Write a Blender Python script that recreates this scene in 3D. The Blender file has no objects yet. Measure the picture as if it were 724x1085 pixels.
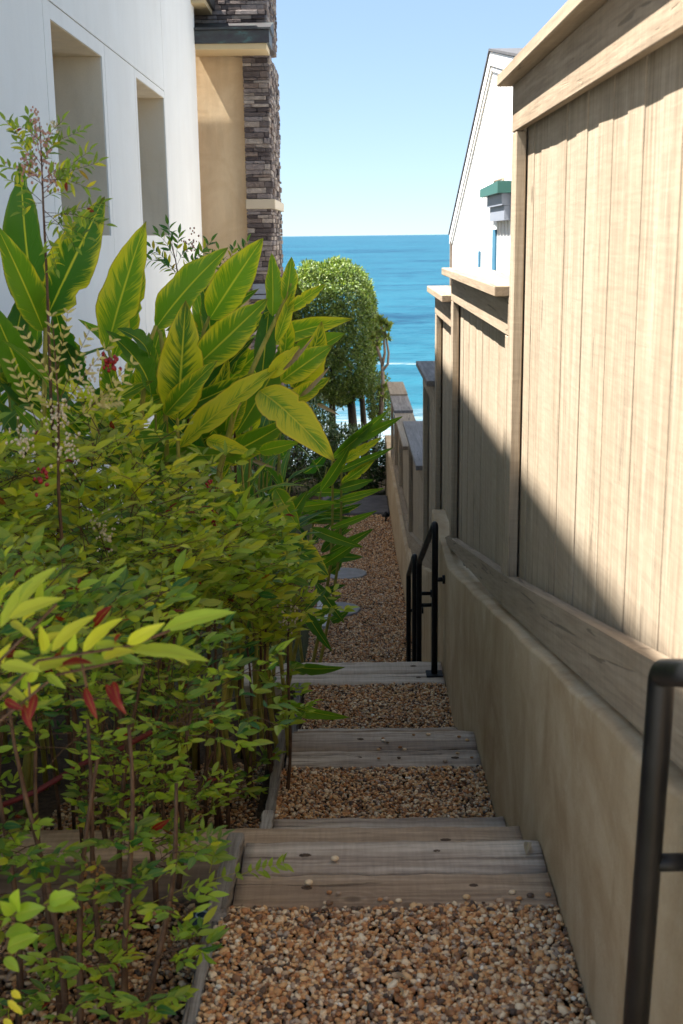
import bpy, bmesh, math, random
import numpy as np
from mathutils import Vector, Matrix
rng = np.random.default_rng(7)
random.seed(7)
scene = bpy.context.scene
col = scene.collection
R = math.radians

# ------------------------------------------------------------------ camera
# eye at the world origin, Y runs down the path towards the sea, Z up
FPX, CX, CY = 1270.0, 362.0, 542.5
PITCH = math.atan((CY - 249.5) / FPX)
YAW = -math.atan(10 / FPX * math.cos(PITCH))
ROLL = R(-0.7)
fwd = np.array([math.sin(YAW) * math.cos(PITCH), math.cos(YAW) * math.cos(PITCH), -math.sin(PITCH)])
rt = np.array([math.cos(YAW), -math.sin(YAW), 0.0]); upv = np.cross(rt, fwd)
r2 = rt * math.cos(ROLL) + upv * math.sin(ROLL); u2 = -rt * math.sin(ROLL) + upv * math.cos(ROLL)
def at(x, y, Y):
    q = fwd + r2 * (x - CX) / FPX - u2 * (y - CY) / FPX
    return q * Y / q[1]
cam = bpy.data.cameras.new('camera'); co = bpy.data.objects.new('camera', cam); col.objects.link(co)
co.matrix_world = Matrix(((r2[0], u2[0], -fwd[0], 0), (r2[1], u2[1], -fwd[1], 0), (r2[2], u2[2], -fwd[2], 0), (0, 0, 0, 1)))
cam.sensor_fit = 'HORIZONTAL'; cam.sensor_width = 36; cam.lens = 36 * FPX / 724
cam.clip_start = 0.05; cam.clip_end = 200000
cam.dof.use_dof = True; cam.dof.focus_distance = 6.0; cam.dof.aperture_fstop = 12
scene.camera = co

# ------------------------------------------------------------------ node helpers
def newmat(name):
    m = bpy.data.materials.new(name); m.use_nodes = True
    nt = m.node_tree; nt.nodes.clear()
    return m, nt
def N(nt, typ, **kw):
    n = nt.nodes.new(typ)
    for k, v in kw.items():
        if hasattr(n, k) and k not in ('Scale',): setattr(n, k, v)
        else: n.inputs[k].default_value = v
    return n
def L(nt, a, b): nt.links.new(a, b)
def ramp(nt, fac, stops, interp='LINEAR'):
    r = nt.nodes.new('ShaderNodeValToRGB'); r.color_ramp.interpolation = interp
    e = r.color_ramp.elements
    while len(e) < len(stops): e.new(0.5)
    for i, (p, c) in enumerate(stops):
        e[i].position = p; e[i].color = (c[0], c[1], c[2], 1) if len(c) == 3 else c
    L(nt, fac, r.inputs[0]); return r.outputs[0]
def mix(nt, fac, a, b, mode='MIX'):
    m = nt.nodes.new('ShaderNodeMix'); m.data_type = 'RGBA'; m.blend_type = mode
    for s, v in ((m.inputs[0], fac), (m.inputs[6], a), (m.inputs[7], b)):
        if isinstance(v, (int, float)): s.default_value = v
        elif isinstance(v, tuple): s.default_value = (v[0], v[1], v[2], 1)
        else: L(nt, v, s)
    return m.outputs[2]
def math_(nt, op, a, b=None, c=None, clamp=False):
    m = nt.nodes.new('ShaderNodeMath'); m.operation = op; m.use_clamp = clamp
    for s, v in zip(m.inputs, (a, b, c)):
        if v is None: continue
        if isinstance(v, (int, float)): s.default_value = v
        else: L(nt, v, s)
    return m.outputs[0]
def coords(nt, kind='Object', scale=(1, 1, 1), rot=(0, 0, 0), loc=(0, 0, 0)):
    tc = nt.nodes.new('ShaderNodeTexCoord'); mp = nt.nodes.new('ShaderNodeMapping')
    mp.inputs['Scale'].default_value = scale; mp.inputs['Rotation'].default_value = rot; mp.inputs['Location'].default_value = loc
    L(nt, tc.outputs[kind], mp.inputs[0]); return mp.outputs[0]
def noise(nt, vec, scale, detail=6, rough=0.6, dist=0.0):
    n = nt.nodes.new('ShaderNodeTexNoise'); n.inputs['Scale'].default_value = scale
    n.inputs['Detail'].default_value = detail; n.inputs['Roughness'].default_value = rough; n.inputs['Distortion'].default_value = dist
    L(nt, vec, n.inputs['Vector']); return n.outputs['Fac']
def bump(nt, h, strength=0.3, dist=0.01, base=None):
    b = nt.nodes.new('ShaderNodeBump'); b.inputs['Strength'].default_value = strength; b.inputs['Distance'].default_value = dist
    L(nt, h, b.inputs['Height'])
    if base is not None: L(nt, base, b.inputs['Normal'])
    return b.outputs[0]
def finish(nt, color, rough=0.7, normal=None, metallic=0.0, spec=0.4):
    p = nt.nodes.new('ShaderNodeBsdfPrincipled'); o = nt.nodes.new('ShaderNodeOutputMaterial')
    if isinstance(color, tuple): p.inputs['Base Color'].default_value = (*color[:3], 1)
    else: L(nt, color, p.inputs['Base Color'])
    if isinstance(rough, (int, float)): p.inputs['Roughness'].default_value = rough
    else: L(nt, rough, p.inputs['Roughness'])
    p.inputs['Metallic'].default_value = metallic; p.inputs['Specular IOR Level'].default_value = spec
    if normal is not None: L(nt, normal, p.inputs['Normal'])
    L(nt, p.outputs[0], o.inputs[0]); return p

def stucco(name, c1, c2, sc=1.2, b=0.25, streak=0.0, c3=None):
    m, nt = newmat(name)
    v = coords(nt); vs = coords(nt, scale=(1, 1, 0.16))
    n1 = noise(nt, v, sc, 8, 0.62, 0.6); n2 = noise(nt, vs, 3.5, 6, 0.6, 0.3); n3 = noise(nt, v, 160, 3, 0.7)
    c = mix(nt, ramp(nt, n1, [(0.3, (0, 0, 0)), (0.72, (1, 1, 1))]), c1, c2)
    if streak:
        c = mix(nt, math_(nt, 'MULTIPLY', ramp(nt, n2, [(0.44, (0, 0, 0)), (0.62, (1, 1, 1))]), streak), c, c3 or tuple(x * 0.7 for x in c1))
    c = mix(nt, 0.12, c, ramp(nt, n3, [(0.3, (0.3, 0.3, 0.3)), (0.7, (1, 1, 1))]), 'MULTIPLY')
    nb = bump(nt, noise(nt, v, 14, 6, 0.6), b, 0.012); nb = bump(nt, n3, b, 0.0025, nb)
    finish(nt, c, 0.85, nb, spec=0.25); return m

def wood(name, dark, mid, light, axis=2, grain=26, rough=0.8, knots=True, b=0.5, tilt=0.0):
    """sawn wood; axis = grain direction"""
    m, nt = newmat(name)
    s = [1, 1, 1]; s[axis] = 0.05
    att = nt.nodes.new('ShaderNodeAttribute'); att.attribute_name = 'rnd'
    tc = nt.nodes.new('ShaderNodeTexCoord')
    off = nt.nodes.new('ShaderNodeVectorMath'); off.operation = 'ADD'
    cmb = nt.nodes.new('ShaderNodeCombineXYZ')
    for i in range(3): L(nt, math_(nt, 'MULTIPLY', att.outputs['Fac'], 7.3 + 3.1 * i), cmb.inputs[i])
    pre = nt.nodes.new('ShaderNodeMapping'); pre.inputs['Rotation'].default_value = (tilt, 0, 0)
    L(nt, tc.outputs['Object'], pre.inputs[0]); L(nt, pre.outputs[0], off.inputs[0]); L(nt, cmb.outputs[0], off.inputs[1])
    mp = nt.nodes.new('ShaderNodeMapping'); mp.inputs['Scale'].default_value = s; L(nt, off.outputs[0], mp.inputs[0])
    mp2 = nt.nodes.new('ShaderNodeMapping'); s2 = [1, 1, 1]; s2[axis] = 0.3; mp2.inputs['Scale'].default_value = s2; L(nt, off.outputs[0], mp2.inputs[0])
    g = noise(nt, mp.outputs[0], grain, 8, 0.65, 0.8)
    g2 = noise(nt, mp.outputs[0], grain * 5, 4, 0.6, 0.2)
    blot = noise(nt, mp2.outputs[0], 3.2, 5, 0.6, 0.5)
    c = ramp(nt, g, [(0.34, dark), (0.5, mid), (0.64, light)])
    c = mix(nt, 0.55, c, ramp(nt, g2, [(0.36, (0.5, 0.47, 0.45)), (0.58, (1.08, 1.08, 1.08))]), 'MULTIPLY')
    c = mix(nt, math_(nt, 'MULTIPLY', ramp(nt, blot, [(0.42, (0, 0, 0)), (0.7, (1, 1, 1))]), 0.5), c, dark)
    c = mix(nt, math_(nt, 'MULTIPLY', att.outputs['Fac'], 0.45), c, light)
    h = math_(nt, 'ADD', math_(nt, 'MULTIPLY', g, 0.7), math_(nt, 'MULTIPLY', g2, 0.5))
    if knots:
        vo = nt.nodes.new('ShaderNodeTexVoronoi'); vo.inputs['Scale'].default_value = 3.2
        mp3 = nt.nodes.new('ShaderNodeMapping'); s3 = [1.3, 1.3, 1.3]; s3[axis] = 0.7; mp3.inputs['Scale'].default_value = s3
        L(nt, off.outputs[0], mp3.inputs[0]); L(nt, mp3.outputs[0], vo.inputs['Vector'])
        k = ramp(nt, vo.outputs['Distance'], [(0.035, (1, 1, 1)), (0.085, (0, 0, 0))])
        kk = ramp(nt, math_(nt, 'FRACT', math_(nt, 'MULTIPLY', vo.outputs['Distance'], 14)), [(0.3, (0, 0, 0)), (0.5, (1, 1, 1))])
        halo = ramp(nt, vo.outputs['Distance'], [(0.08, (1, 1, 1)), (0.26, (0, 0, 0))])
        c = mix(nt, math_(nt, 'MULTIPLY', math_(nt, 'MULTIPLY', halo, kk), 0.45), c, dark)
        c = mix(nt, math_(nt, 'MULTIPLY', k, 0.8), c, tuple(x * 0.35 for x in dark))
    cr = ramp(nt, noise(nt, mp.outputs[0], grain * 1.6, 3, 0.5, 1.5), [(0.655, (0, 0, 0)), (0.69, (1, 1, 1))])
    c = mix(nt, math_(nt, 'MULTIPLY', cr, 0.6), c, tuple(x * 0.4 for x in dark)); h = math_(nt, 'SUBTRACT', h, math_(nt, 'MULTIPLY', cr, 0.8))
    # circular saw marks across the grain
    sa = [0.4, 0.4, 0.4]; sa[axis] = 6
    mp4 = nt.nodes.new('ShaderNodeMapping'); mp4.inputs['Scale'].default_value = sa; L(nt, off.outputs[0], mp4.inputs[0])
    saw = noise(nt, mp4.outputs[0], 14, 3, 0.6, 0.4)
    c = mix(nt, 0.22, c, ramp(nt, saw, [(0.35, (0.45, 0.45, 0.45)), (0.62, (1, 1, 1))]), 'MULTIPLY')
    h = math_(nt, 'ADD', h, math_(nt, 'MULTIPLY', saw, 0.3))
    finish(nt, c, rough, bump(nt, h, b, 0.004), spec=0.3); return m

def leafmat(name, g_dark, g_light, yel, variegate=False, trans=0.32, rough=0.38, red=None):
    m, nt = newmat(name)
    uv = nt.nodes.new('ShaderNodeUVMap'); sp = nt.nodes.new('ShaderNodeSeparateXYZ'); L(nt, uv.outputs[0], sp.inputs[0])
    att = nt.nodes.new('ShaderNodeAttribute'); att.attribute_name = 'rnd'
    yl = nt.nodes.new('ShaderNodeAttribute'); yl.attribute_name = 'yel'
    u = sp.outputs[0]; v = math_(nt, 'ABSOLUTE', math_(nt, 'SUBTRACT', sp.outputs[1], 0.5))      # v 0 .. 0.5
    v = math_(nt, 'MULTIPLY', v, 2)
    c = mix(nt, att.outputs['Fac'], g_dark, g_light)
    if variegate:
        # lateral veins sweep forward from the midrib
        w = math_(nt, 'SUBTRACT', u, math_(nt, 'MULTIPLY', v, 0.20))
        cv = nt.nodes.new('ShaderNodeCombineXYZ')
        L(nt, math_(nt, 'MULTIPLY', w, math_(nt, 'ADD', 15.0, math_(nt, 'MULTIPLY', att.outputs['Fac'], 17.0))), cv.inputs[0]); L(nt, math_(nt, 'MULTIPLY', sp.outputs[1], 1.3), cv.inputs[1]); L(nt, math_(nt, 'MULTIPLY', att.outputs['Fac'], 40), cv.inputs[2])
        st = noise(nt, cv.outputs[0], 1.0, 4, 0.62, 0.35)
        cv2 = nt.nodes.new('ShaderNodeCombineXYZ')
        L(nt, math_(nt, 'MULTIPLY', w, 70), cv2.inputs[0]); L(nt, math_(nt, 'MULTIPLY', att.outputs['Fac'], 40), cv2.inputs[2])
        fine = noise(nt, cv2.outputs[0], 1.0, 2, 0.5)
        lowf = noise(nt, coords(nt, 'Object'), 6, 3, 0.5)
        amt = math_(nt, 'ADD', math_(nt, 'MULTIPLY', yl.outputs['Fac'], 1.0), math_(nt, 'ADD', math_(nt, 'MULTIPLY', math_(nt, 'SUBTRACT', lowf, 0.5), 0.9), math_(nt, 'MULTIPLY', math_(nt, 'SUBTRACT', v, 0.55), 0.55)))
        lo = math_(nt, 'SUBTRACT', 0.85, math_(nt, 'MULTIPLY', amt, 0.75))
        s1 = math_(nt, 'MULTIPLY', math_(nt, 'SUBTRACT', math_(nt, 'ADD', st, math_(nt, 'MULTIPLY', math_(nt, 'SUBTRACT', fine, 0.5), 0.35)), lo), 5.0, clamp=True)
        s1 = math_(nt, 'ADD', 0.0, s1, clamp=True)
        c = mix(nt, math_(nt, 'MULTIPLY', s1, 0.72), c, yel)
        edge = math_(nt, 'MULTIPLY', math_(nt, 'MULTIPLY', math_(nt, 'SUBTRACT', v, 0.80), 5.0, clamp=True), yl.outputs['Fac'])
        c = mix(nt, edge, c, (yel[0] * 1.1, yel[1] * 0.98, yel[2]))
        rib = ramp(nt, v, [(0.02, (1, 1, 1)), (0.07, (0, 0, 0))])
        c = mix(nt, math_(nt, 'MULTIPLY', rib, 0.75), c, (yel[0] * 1.05, yel[1] * 1.1, yel[2] * 2.2))
        # brown, papery tips and torn margins
        bn = noise(nt, coords(nt, 'Object'), 22, 4, 0.7)
        tipm = math_(nt, 'ADD', math_(nt, 'MULTIPLY', math_(nt, 'SUBTRACT', u, 0.90), 11.0), math_(nt, 'SUBTRACT', bn, 0.75), clamp=True)
        em = math_(nt, 'MULTIPLY', math_(nt, 'ADD', math_(nt, 'MULTIPLY', math_(nt, 'SUBTRACT', v, 0.93), 12.0), math_(nt, 'SUBTRACT', bn, 0.55), clamp=True), 1.0, clamp=True)
        br = math_(nt, 'MULTIPLY', math_(nt, 'MAXIMUM', tipm, em), math_(nt, 'ADD', 0.3, math_(nt, 'MULTIPLY', yl.outputs['Fac'], 0.8)), clamp=True)
        c = mix(nt, br, c, (0.16, 0.085, 0.035))
        hb = math_(nt, 'ADD', math_(nt, 'MULTIPLY', fine, 0.5), math_(nt, 'MULTIPLY', rib, 0.6))
        nb = bump(nt, math_(nt, 'ADD', hb, math_(nt, 'MULTIPLY', st, 0.8)), 0.8, 0.008)
    else:
        c = mix(nt, yl.outputs['Fac'], c, yel)
        if red is not None:
            rr = math_(nt, 'MULTIPLY', math_(nt, 'SUBTRACT', yl.outputs['Fac'], 0.82), 10.0, clamp=True)
            c = mix(nt, rr, c, red)
        rib = ramp(nt, v, [(0.04, (1, 1, 1)), (0.16, (0, 0, 0))])
        c = mix(nt, math_(nt, 'MULTIPLY', rib, 0.25), c, (0.45, 0.42, 0.06))
        nb = bump(nt, rib, 0.3, 0.002)
    p = nt.nodes.new('ShaderNodeBsdfPrincipled'); L(nt, c, p.inputs['Base Color']); p.inputs['Roughness'].default_value = rough
    p.inputs['Specular IOR Level'].default_value = 0.4; L(nt, nb, p.inputs['Normal'])
    t = nt.nodes.new('ShaderNodeBsdfTranslucent')
    tcn = mix(nt, 1.0, c, (1.5, 1.6, 0.6), 'MULTIPLY'); L(nt, tcn, t.inputs[0])
    ms = nt.nodes.new('ShaderNodeMixShader'); ms.inputs[0].default_value = trans
    L(nt, p.outputs[0], ms.inputs[1]); L(nt, t.outputs[0], ms.inputs[2])
    o = nt.nodes.new('ShaderNodeOutputMaterial'); L(nt, ms.outputs[0], o.inputs[0]); return m

# ------------------------------------------------------------------ mesh helpers
def tag(o, label=None, cat=None, group=None, kind=None):
    if label: o['label'] = label
    if cat: o['category'] = cat
    if group: o['group'] = group
    if kind: o['kind'] = kind
    return o
def empty(name, loc=(0, 0, 0)):
    o = bpy.data.objects.new(name, None); o.empty_display_size = 0.1; col.objects.link(o); o.location = loc
    return o
def link(name, me, mat, parent=None):
    o = bpy.data.objects.new(name, me)
    if mat: me.materials.append(mat)
    col.objects.link(o)
    if parent is not None:
        o.parent = parent; o.location = (-parent.location[0], -parent.location[1], -parent.location[2])
    return o
def mesh_arrays(name, V, F, mat, parent=None, uv=None, attrs=None, smooth=True):
    V = np.asarray(V, np.float32).reshape(-1, 3); F = np.asarray(F, np.int32)
    n = F.shape[1]; me = bpy.data.meshes.new(name)
    me.vertices.add(len(V)); me.vertices.foreach_set('co', V.ravel())
    me.loops.add(F.size); me.loops.foreach_set('vertex_index', F.ravel())
    me.polygons.add(len(F)); me.polygons.foreach_set('loop_start', np.arange(0, F.size, n, dtype=np.int32))
    me.polygons.foreach_set('loop_total', np.full(len(F), n, np.int32))
    if smooth: me.polygons.foreach_set('use_smooth', np.ones(len(F), bool))
    me.update(calc_edges=True)
    if uv is not None:
        l = me.uv_layers.new(name='UVMap'); l.data.foreach_set('uv', np.asarray(uv, np.float32)[F.ravel()].ravel())
    for k, a in (attrs or {}).items():
        at_ = me.attributes.new(k, 'FLOAT', 'POINT'); at_.data.foreach_set('value', np.asarray(a, np.float32))
    me.validate()
    return link(name, me, mat, parent)

class MB:
    """collects boxes / tubes / prisms, builds ONE mesh object"""
    def __init__(s): s.bm = bmesh.new(); s.l = s.bm.verts.layers.float.new('rnd')
    def _mark(s, vs, r):
        for v in vs: v[s.l] = r
    def box(s, a, b, rnd=None, bev=0.0, rotv=None, seg=1):
        a, b = np.minimum(a, b), np.maximum(a, b)
        c = (a + b) / 2; d = b - a
        M = Matrix.Translation(c)
        if rotv is not None: M = M @ Matrix.Rotation(rotv[0], 4, rotv[1])
        M = M @ Matrix.Diagonal((d[0], d[1], d[2], 1))
        vs = bmesh.ops.create_cube(s.bm, size=1, matrix=M)['verts']
        if bev:
            es = list({e for v in vs for e in v.link_edges})
            r = bmesh.ops.bevel(s.bm, geom=es, offset=bev, segments=seg, affect='EDGES', profile=0.5)
            vs = list({v for f in r['faces'] for v in f.verts} | {v for v in vs if v.is_valid})
        s._mark(vs, random.random() if rnd is None else rnd); return s
    def prism(s, pts, axis, lo, hi, rnd=0.5):
        """polygon in the plane perpendicular to axis (0: pts are (Y,Z)), extruded lo..hi"""
        def mk(p, t):
            q = [p[0], p[1]]; q.insert(axis, t); return q
        A = [s.bm.verts.new(mk(p, lo)) for p in pts]; B = [s.bm.verts.new(mk(p, hi)) for p in pts]
        n = len(pts)
        s.bm.faces.new(A); s.bm.faces.new(B[::-1])
        for i in range(n): s.bm.faces.new((A[i], A[(i + 1) % n], B[(i + 1) % n], B[i]))
        s._mark(A + B, rnd); return s
    def tube(s, pts, rad, n=10, cap=True, rnd=0.5):
        pts = [Vector(p) for p in pts]
        rad = [rad] * len(pts) if isinstance(rad, (int, float)) else rad
        rings = []; prev = None
        for i, p in enumerate(pts):
            t = (pts[min(i + 1, len(pts) - 1)] - pts[max(i - 1, 0)]).normalized()
            if prev is None: a = t.orthogonal().normalized()
            else: a = (prev - t * prev.dot(t)).normalized()
            prev = a; b = t.cross(a)
            rings.append([s.bm.verts.new(p + (a * math.cos(2 * math.pi * k / n) + b * math.sin(2 * math.pi * k / n)) * rad[i]) for k in range(n)])
        for r0, r1 in zip(rings, rings[1:]):
            for k in range(n):
                f = s.bm.faces.new((r0[k], r0[(k + 1) % n], r1[(k + 1) % n], r1[k])); f.smooth = True
        if cap: s.bm.faces.new(rings[0][::-1]); s.bm.faces.new(rings[-1])
        s._mark([v for r in rings for v in r], rnd); return s
    def build(s, name, mat, parent=None, smooth=False):
        bmesh.ops.recalc_face_normals(s.bm, faces=s.bm.faces)
        me = bpy.data.meshes.new(name); s.bm.to_mesh(me); s.bm.free()
        if smooth:
            me.polygons.foreach_set('use_smooth', np.ones(len(me.polygons), bool))
        return link(name, me, mat, parent)

def unit(a): a = np.asarray(a, float); return a / (np.linalg.norm(a, axis=-1, keepdims=True) + 1e-9)
def blades(B, T, W, Nn, droop, fold, nu=8, nv=4, power=0.8, ripple=0.0, wphase=None):
    """vectorised leaf blades: N leaves, grid nu x nv each, pointed at both ends"""
    B, T, Nn = (np.asarray(x, float).reshape(-1, 3) for x in (B, T, Nn)); n = len(B)
    W, droop, fold = (np.broadcast_to(np.asarray(x, float), (n,)) for x in (W, droop, fold))
    D = T - B; Ln = np.linalg.norm(D, axis=1); d = unit(D); Nn = unit(Nn - d * (Nn * d).sum(1, keepdims=True))
    t = np.linspace(0, 1, nu + 1)[None, :, None]
    arc = 4 * t * (1 - t) * 0.5 + (t ** 2) * 0.0
    P = B[:, None] + D[:, None] * t + Nn[:, None] * (droop * Ln)[:, None, None] * arc
    tan = D[:, None] + Nn[:, None] * (droop * Ln)[:, None, None] * (2 - 4 * t); tan = unit(tan)
    side = unit(np.cross(tan, np.broadcast_to(Nn[:, None], tan.shape))); nrm = np.cross(side, tan)
    tt = t[:, :, 0]
    w = np.sin(np.pi * np.clip(tt, 0, 1) ** power); w = np.clip(w, 0, 1) ** 0.82
    w = np.maximum(w, 0.035) * (W / 2)[:, None]; w[:, -1] = 0.0005
    v = np.linspace(-1, 1, nv + 1)
    ph = rng.uniform(0, 6.28, n)[:, None]
    V = np.zeros((n, nu + 1, nv + 1, 3))
    for j, vv in enumerate(v):
        rp = ripple * np.sin(tt * 17 + ph + (1.7 if vv > 0 else 0)) * vv * vv * w
        if ripple > 0 and abs(vv) > 0.9:
            w = w * (1 - 0.05 * rng.random(w.shape) - 0.22 * (rng.random(w.shape) > 0.975)); w[:, -1] = 0.0005
        V[:, :, j] = P + side * (w * vv * np.cos(fold)[:, None])[..., None] + nrm * (w * abs(vv) * np.sin(fold)[:, None] + rp)[..., None]
    uv = np.zeros((n, nu + 1, nv + 1, 2)); uv[..., 0] = np.linspace(0, 1, nu + 1)[None, :, None]; uv[..., 1] = ((v + 1) / 2)[None, None]
    idx = np.arange(n * (nu + 1) * (nv + 1)).reshape(n, nu + 1, nv + 1)
    F = np.stack([idx[:, :-1, :-1], idx[:, 1:, :-1], idx[:, 1:, 1:], idx[:, :-1, 1:]], -1).reshape(-1, 4)
    return V.reshape(-1, 3), F, uv.reshape(-1, 2), (nu + 1) * (nv + 1)

class LeafBag:
    def __init__(s): s.B = []; s.T = []; s.W = []; s.N = []; s.d = []; s.f = []; s.r = []; s.y = []
    def add(s, b, t, w, n, droop=0.1, fold=0.3, rnd=None, yel=0.0):
        s.B.append(b); s.T.append(t); s.W.append(w); s.N.append(n); s.d.append(droop); s.f.append(fold)
        s.r.append(random.random() if rnd is None else rnd); s.y.append(yel)
    def build(s, name, mat, parent=None, nu=4, nv=2, ripple=0.0, power=0.8):
        if not s.B: return None
        V, F, uv, k = blades(s.B, s.T, s.W, s.N, s.d, s.f, nu, nv, power, ripple)
        return mesh_arrays(name, V, F, mat, parent, uv, {'rnd': np.repeat(s.r, k), 'yel': np.repeat(s.y, k)})

# ------------------------------------------------------------------ materials
M = {}
M['white_stucco'] = stucco('white_stucco', (0.84, 0.80, 0.73), (0.88, 0.85, 0.79), 1.4, 0.2, 0.12, (0.66, 0.63, 0.59))
M['reveal'] = stucco('reveal_stucco', (0.84, 0.70, 0.50), (0.88, 0.77, 0.60), 1.6, 0.2, 0.3)
M['tan_stucco'] = stucco('tan_stucco', (0.72, 0.51, 0.29), (0.88, 0.69, 0.44), 2.2, 0.2, 0.35)
def wallstucco():
    m, nt = newmat('wall_stucco'); v = coords(nt); vs = coords(nt, scale=(1, 1, 0.35))
    n1 = noise(nt, v, 1.7, 9, 0.68, 1.2); n2 = noise(nt, vs, 5.0, 7, 0.65, 0.8); n3 = noise(nt, v, 150, 3, 0.7); n4 = noise(nt, v, 7, 8, 0.7, 0.5)
    c = ramp(nt, n1, [(0.30, (0.38, 0.255, 0.14)), (0.48, (0.475, 0.35, 0.215)), (0.68, (0.56, 0.44, 0.295))])
    c = mix(nt, math_(nt, 'MULTIPLY', ramp(nt, n2, [(0.5, (0, 0, 0)), (0.68, (1, 1, 1))]), 0.45), c, (0.31, 0.20, 0.10))
    c = mix(nt, math_(nt, 'MULTIPLY', ramp(nt, n4, [(0.56, (0, 0, 0)), (0.72, (1, 1, 1))]), 0.22), c, (0.68, 0.60, 0.46))
    c = mix(nt, 0.2, c, ramp(nt, n3, [(0.3, (0.4, 0.4, 0.4)), (0.7, (1, 1, 1))]), 'MULTIPLY')
    nb = bump(nt, n4, 0.35, 0.012); nb = bump(nt, n3, 0.35, 0.0025, nb)
    finish(nt, c, 0.85, nb, spec=0.2); return m
M['wall_stucco'] = wallstucco()

M['fence'] = wood('fence_wood', (0.30, 0.23, 0.155), (0.365, 0.29, 0.205), (0.41, 0.335, 0.245), 2, 22, 0.8, True, 0.5)
M['fence_h'] = wood('fence_rail_wood', (0.25, 0.185, 0.12), (0.34, 0.26, 0.18), (0.40, 0.315, 0.225), 1, 20, 0.8, True, 0.5)
M['fence_s'] = wood('sloping_rail_wood', (0.27, 0.20, 0.135), (0.34, 0.265, 0.185), (0.39, 0.31, 0.225), 1, 20, 0.8, True, 0.5, R(11.9))
M['cap_grey'] = wood('grey_cap_wood', (0.16, 0.135, 0.12), (0.24, 0.21, 0.19), (0.34, 0.30, 0.27), 1, 24, 0.85, True, 0.6)
M['tie_brown'] = wood('tie_brown', (0.20, 0.12, 0.07), (0.48, 0.33, 0.21), (0.62, 0.46, 0.32), 0, 16, 0.85, True, 0.9)
M['tie_grey'] = wood('tie_grey', (0.24, 0.17, 0.125), (0.52, 0.41, 0.315), (0.70, 0.58, 0.46), 0, 16, 0.85, True, 0.9)
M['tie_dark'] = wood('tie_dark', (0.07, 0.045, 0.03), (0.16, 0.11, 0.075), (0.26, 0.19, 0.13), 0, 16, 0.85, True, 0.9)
M['edge_wood'] = wood('edge_wood', (0.14, 0.12, 0.10), (0.32, 0.28, 0.24), (0.50, 0.45, 0.39), 1, 30, 0.9, False, 1.0)

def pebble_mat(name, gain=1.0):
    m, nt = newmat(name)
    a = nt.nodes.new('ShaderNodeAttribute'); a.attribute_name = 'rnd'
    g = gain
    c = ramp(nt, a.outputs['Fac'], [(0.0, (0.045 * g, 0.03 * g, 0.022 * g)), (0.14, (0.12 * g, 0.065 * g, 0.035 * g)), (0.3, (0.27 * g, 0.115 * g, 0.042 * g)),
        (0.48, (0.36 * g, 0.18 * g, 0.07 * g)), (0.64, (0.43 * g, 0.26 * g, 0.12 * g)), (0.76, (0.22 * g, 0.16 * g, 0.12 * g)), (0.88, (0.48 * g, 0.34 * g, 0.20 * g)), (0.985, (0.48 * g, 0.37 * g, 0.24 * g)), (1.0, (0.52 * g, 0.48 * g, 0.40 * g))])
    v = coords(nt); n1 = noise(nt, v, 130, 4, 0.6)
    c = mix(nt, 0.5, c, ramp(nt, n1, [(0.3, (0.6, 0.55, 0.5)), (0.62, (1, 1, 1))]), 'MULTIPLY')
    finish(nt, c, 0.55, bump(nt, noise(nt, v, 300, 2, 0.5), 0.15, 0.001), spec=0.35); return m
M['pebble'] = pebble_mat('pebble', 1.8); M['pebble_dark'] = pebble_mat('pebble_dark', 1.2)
def soil():
    m, nt = newmat('soil'); v = coords(nt)
    n1 = noise(nt, v, 40, 8, 0.7); n2 = noise(nt, v, 0.25, 6, 0.6)
    c = ramp(nt, n1, [(0.3, (0.03, 0.02, 0.013)), (0.7, (0.11, 0.07, 0.045))])
    c = mix(nt, ramp(nt, n2, [(0.45, (0, 0, 0)), (0.65, (1, 1, 1))]), c, (0.06, 0.075, 0.03))
    finish(nt, c, 0.95, bump(nt, n1, 0.8, 0.02), spec=0.1); return m
M['soil'] = soil()
def concrete(name, a, b):
    m, nt = newmat(name); v = coords(nt)
    c = ramp(nt, noise(nt, v, 9, 8, 0.65), [(0.3, a), (0.7, b)])
    finish(nt, c, 0.85, bump(nt, noise(nt, v, 90, 4, 0.7), 0.4, 0.003), spec=0.2); return m
M['stepstone'] = concrete('stepstone', (0.22, 0.21, 0.205), (0.33, 0.32, 0.31))
M['slate'] = concrete('slate', (0.075, 0.07, 0.072), (0.13, 0.12, 0.12))
M['paver'] = concrete('paver', (0.42, 0.41, 0.38), (0.55, 0.53, 0.50))
def metal():
    m, nt = newmat('black_metal'); v = coords(nt)
    n1 = noise(nt, v, 18, 5, 0.6)
    c = ramp(nt, n1, [(0.3, (0.006, 0.006, 0.007)), (0.75, (0.013, 0.013, 0.014))])
    r = ramp(nt, n1, [(0.3, (0.34, 0.34, 0.34)), (0.7, (0.5, 0.5, 0.5))])
    finish(nt, c, r, bump(nt, noise(nt, v, 220, 2, 0.5), 0.15, 0.001), spec=0.22); return m
M['metal'] = metal()
def stone():
    m, nt = newmat('ledge_stone')
    a = nt.nodes.new('ShaderNodeAttribute'); a.attribute_name = 'rnd'; v = coords(nt)
    c = ramp(nt, a.outputs['Fac'], [(0.0, (0.07, 0.055, 0.055)), (0.3, (0.17, 0.14, 0.13)), (0.5, (0.24, 0.18, 0.145)), (0.7, (0.25, 0.22, 0.215)), (0.88, (0.36, 0.30, 0.25)), (1.0, (0.42, 0.37, 0.33))])
    n1 = noise(nt, v, 16, 7, 0.7)
    c = mix(nt, 0.7, c, ramp(nt, n1, [(0.3, (0.4, 0.36, 0.34)), (0.65, (1.1, 1.05, 1.0))]), 'MULTIPLY')
    finish(nt, c, 0.85, bump(nt, n1, 0.9, 0.03), spec=0.25); return m
M['stone'] = stone()
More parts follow.
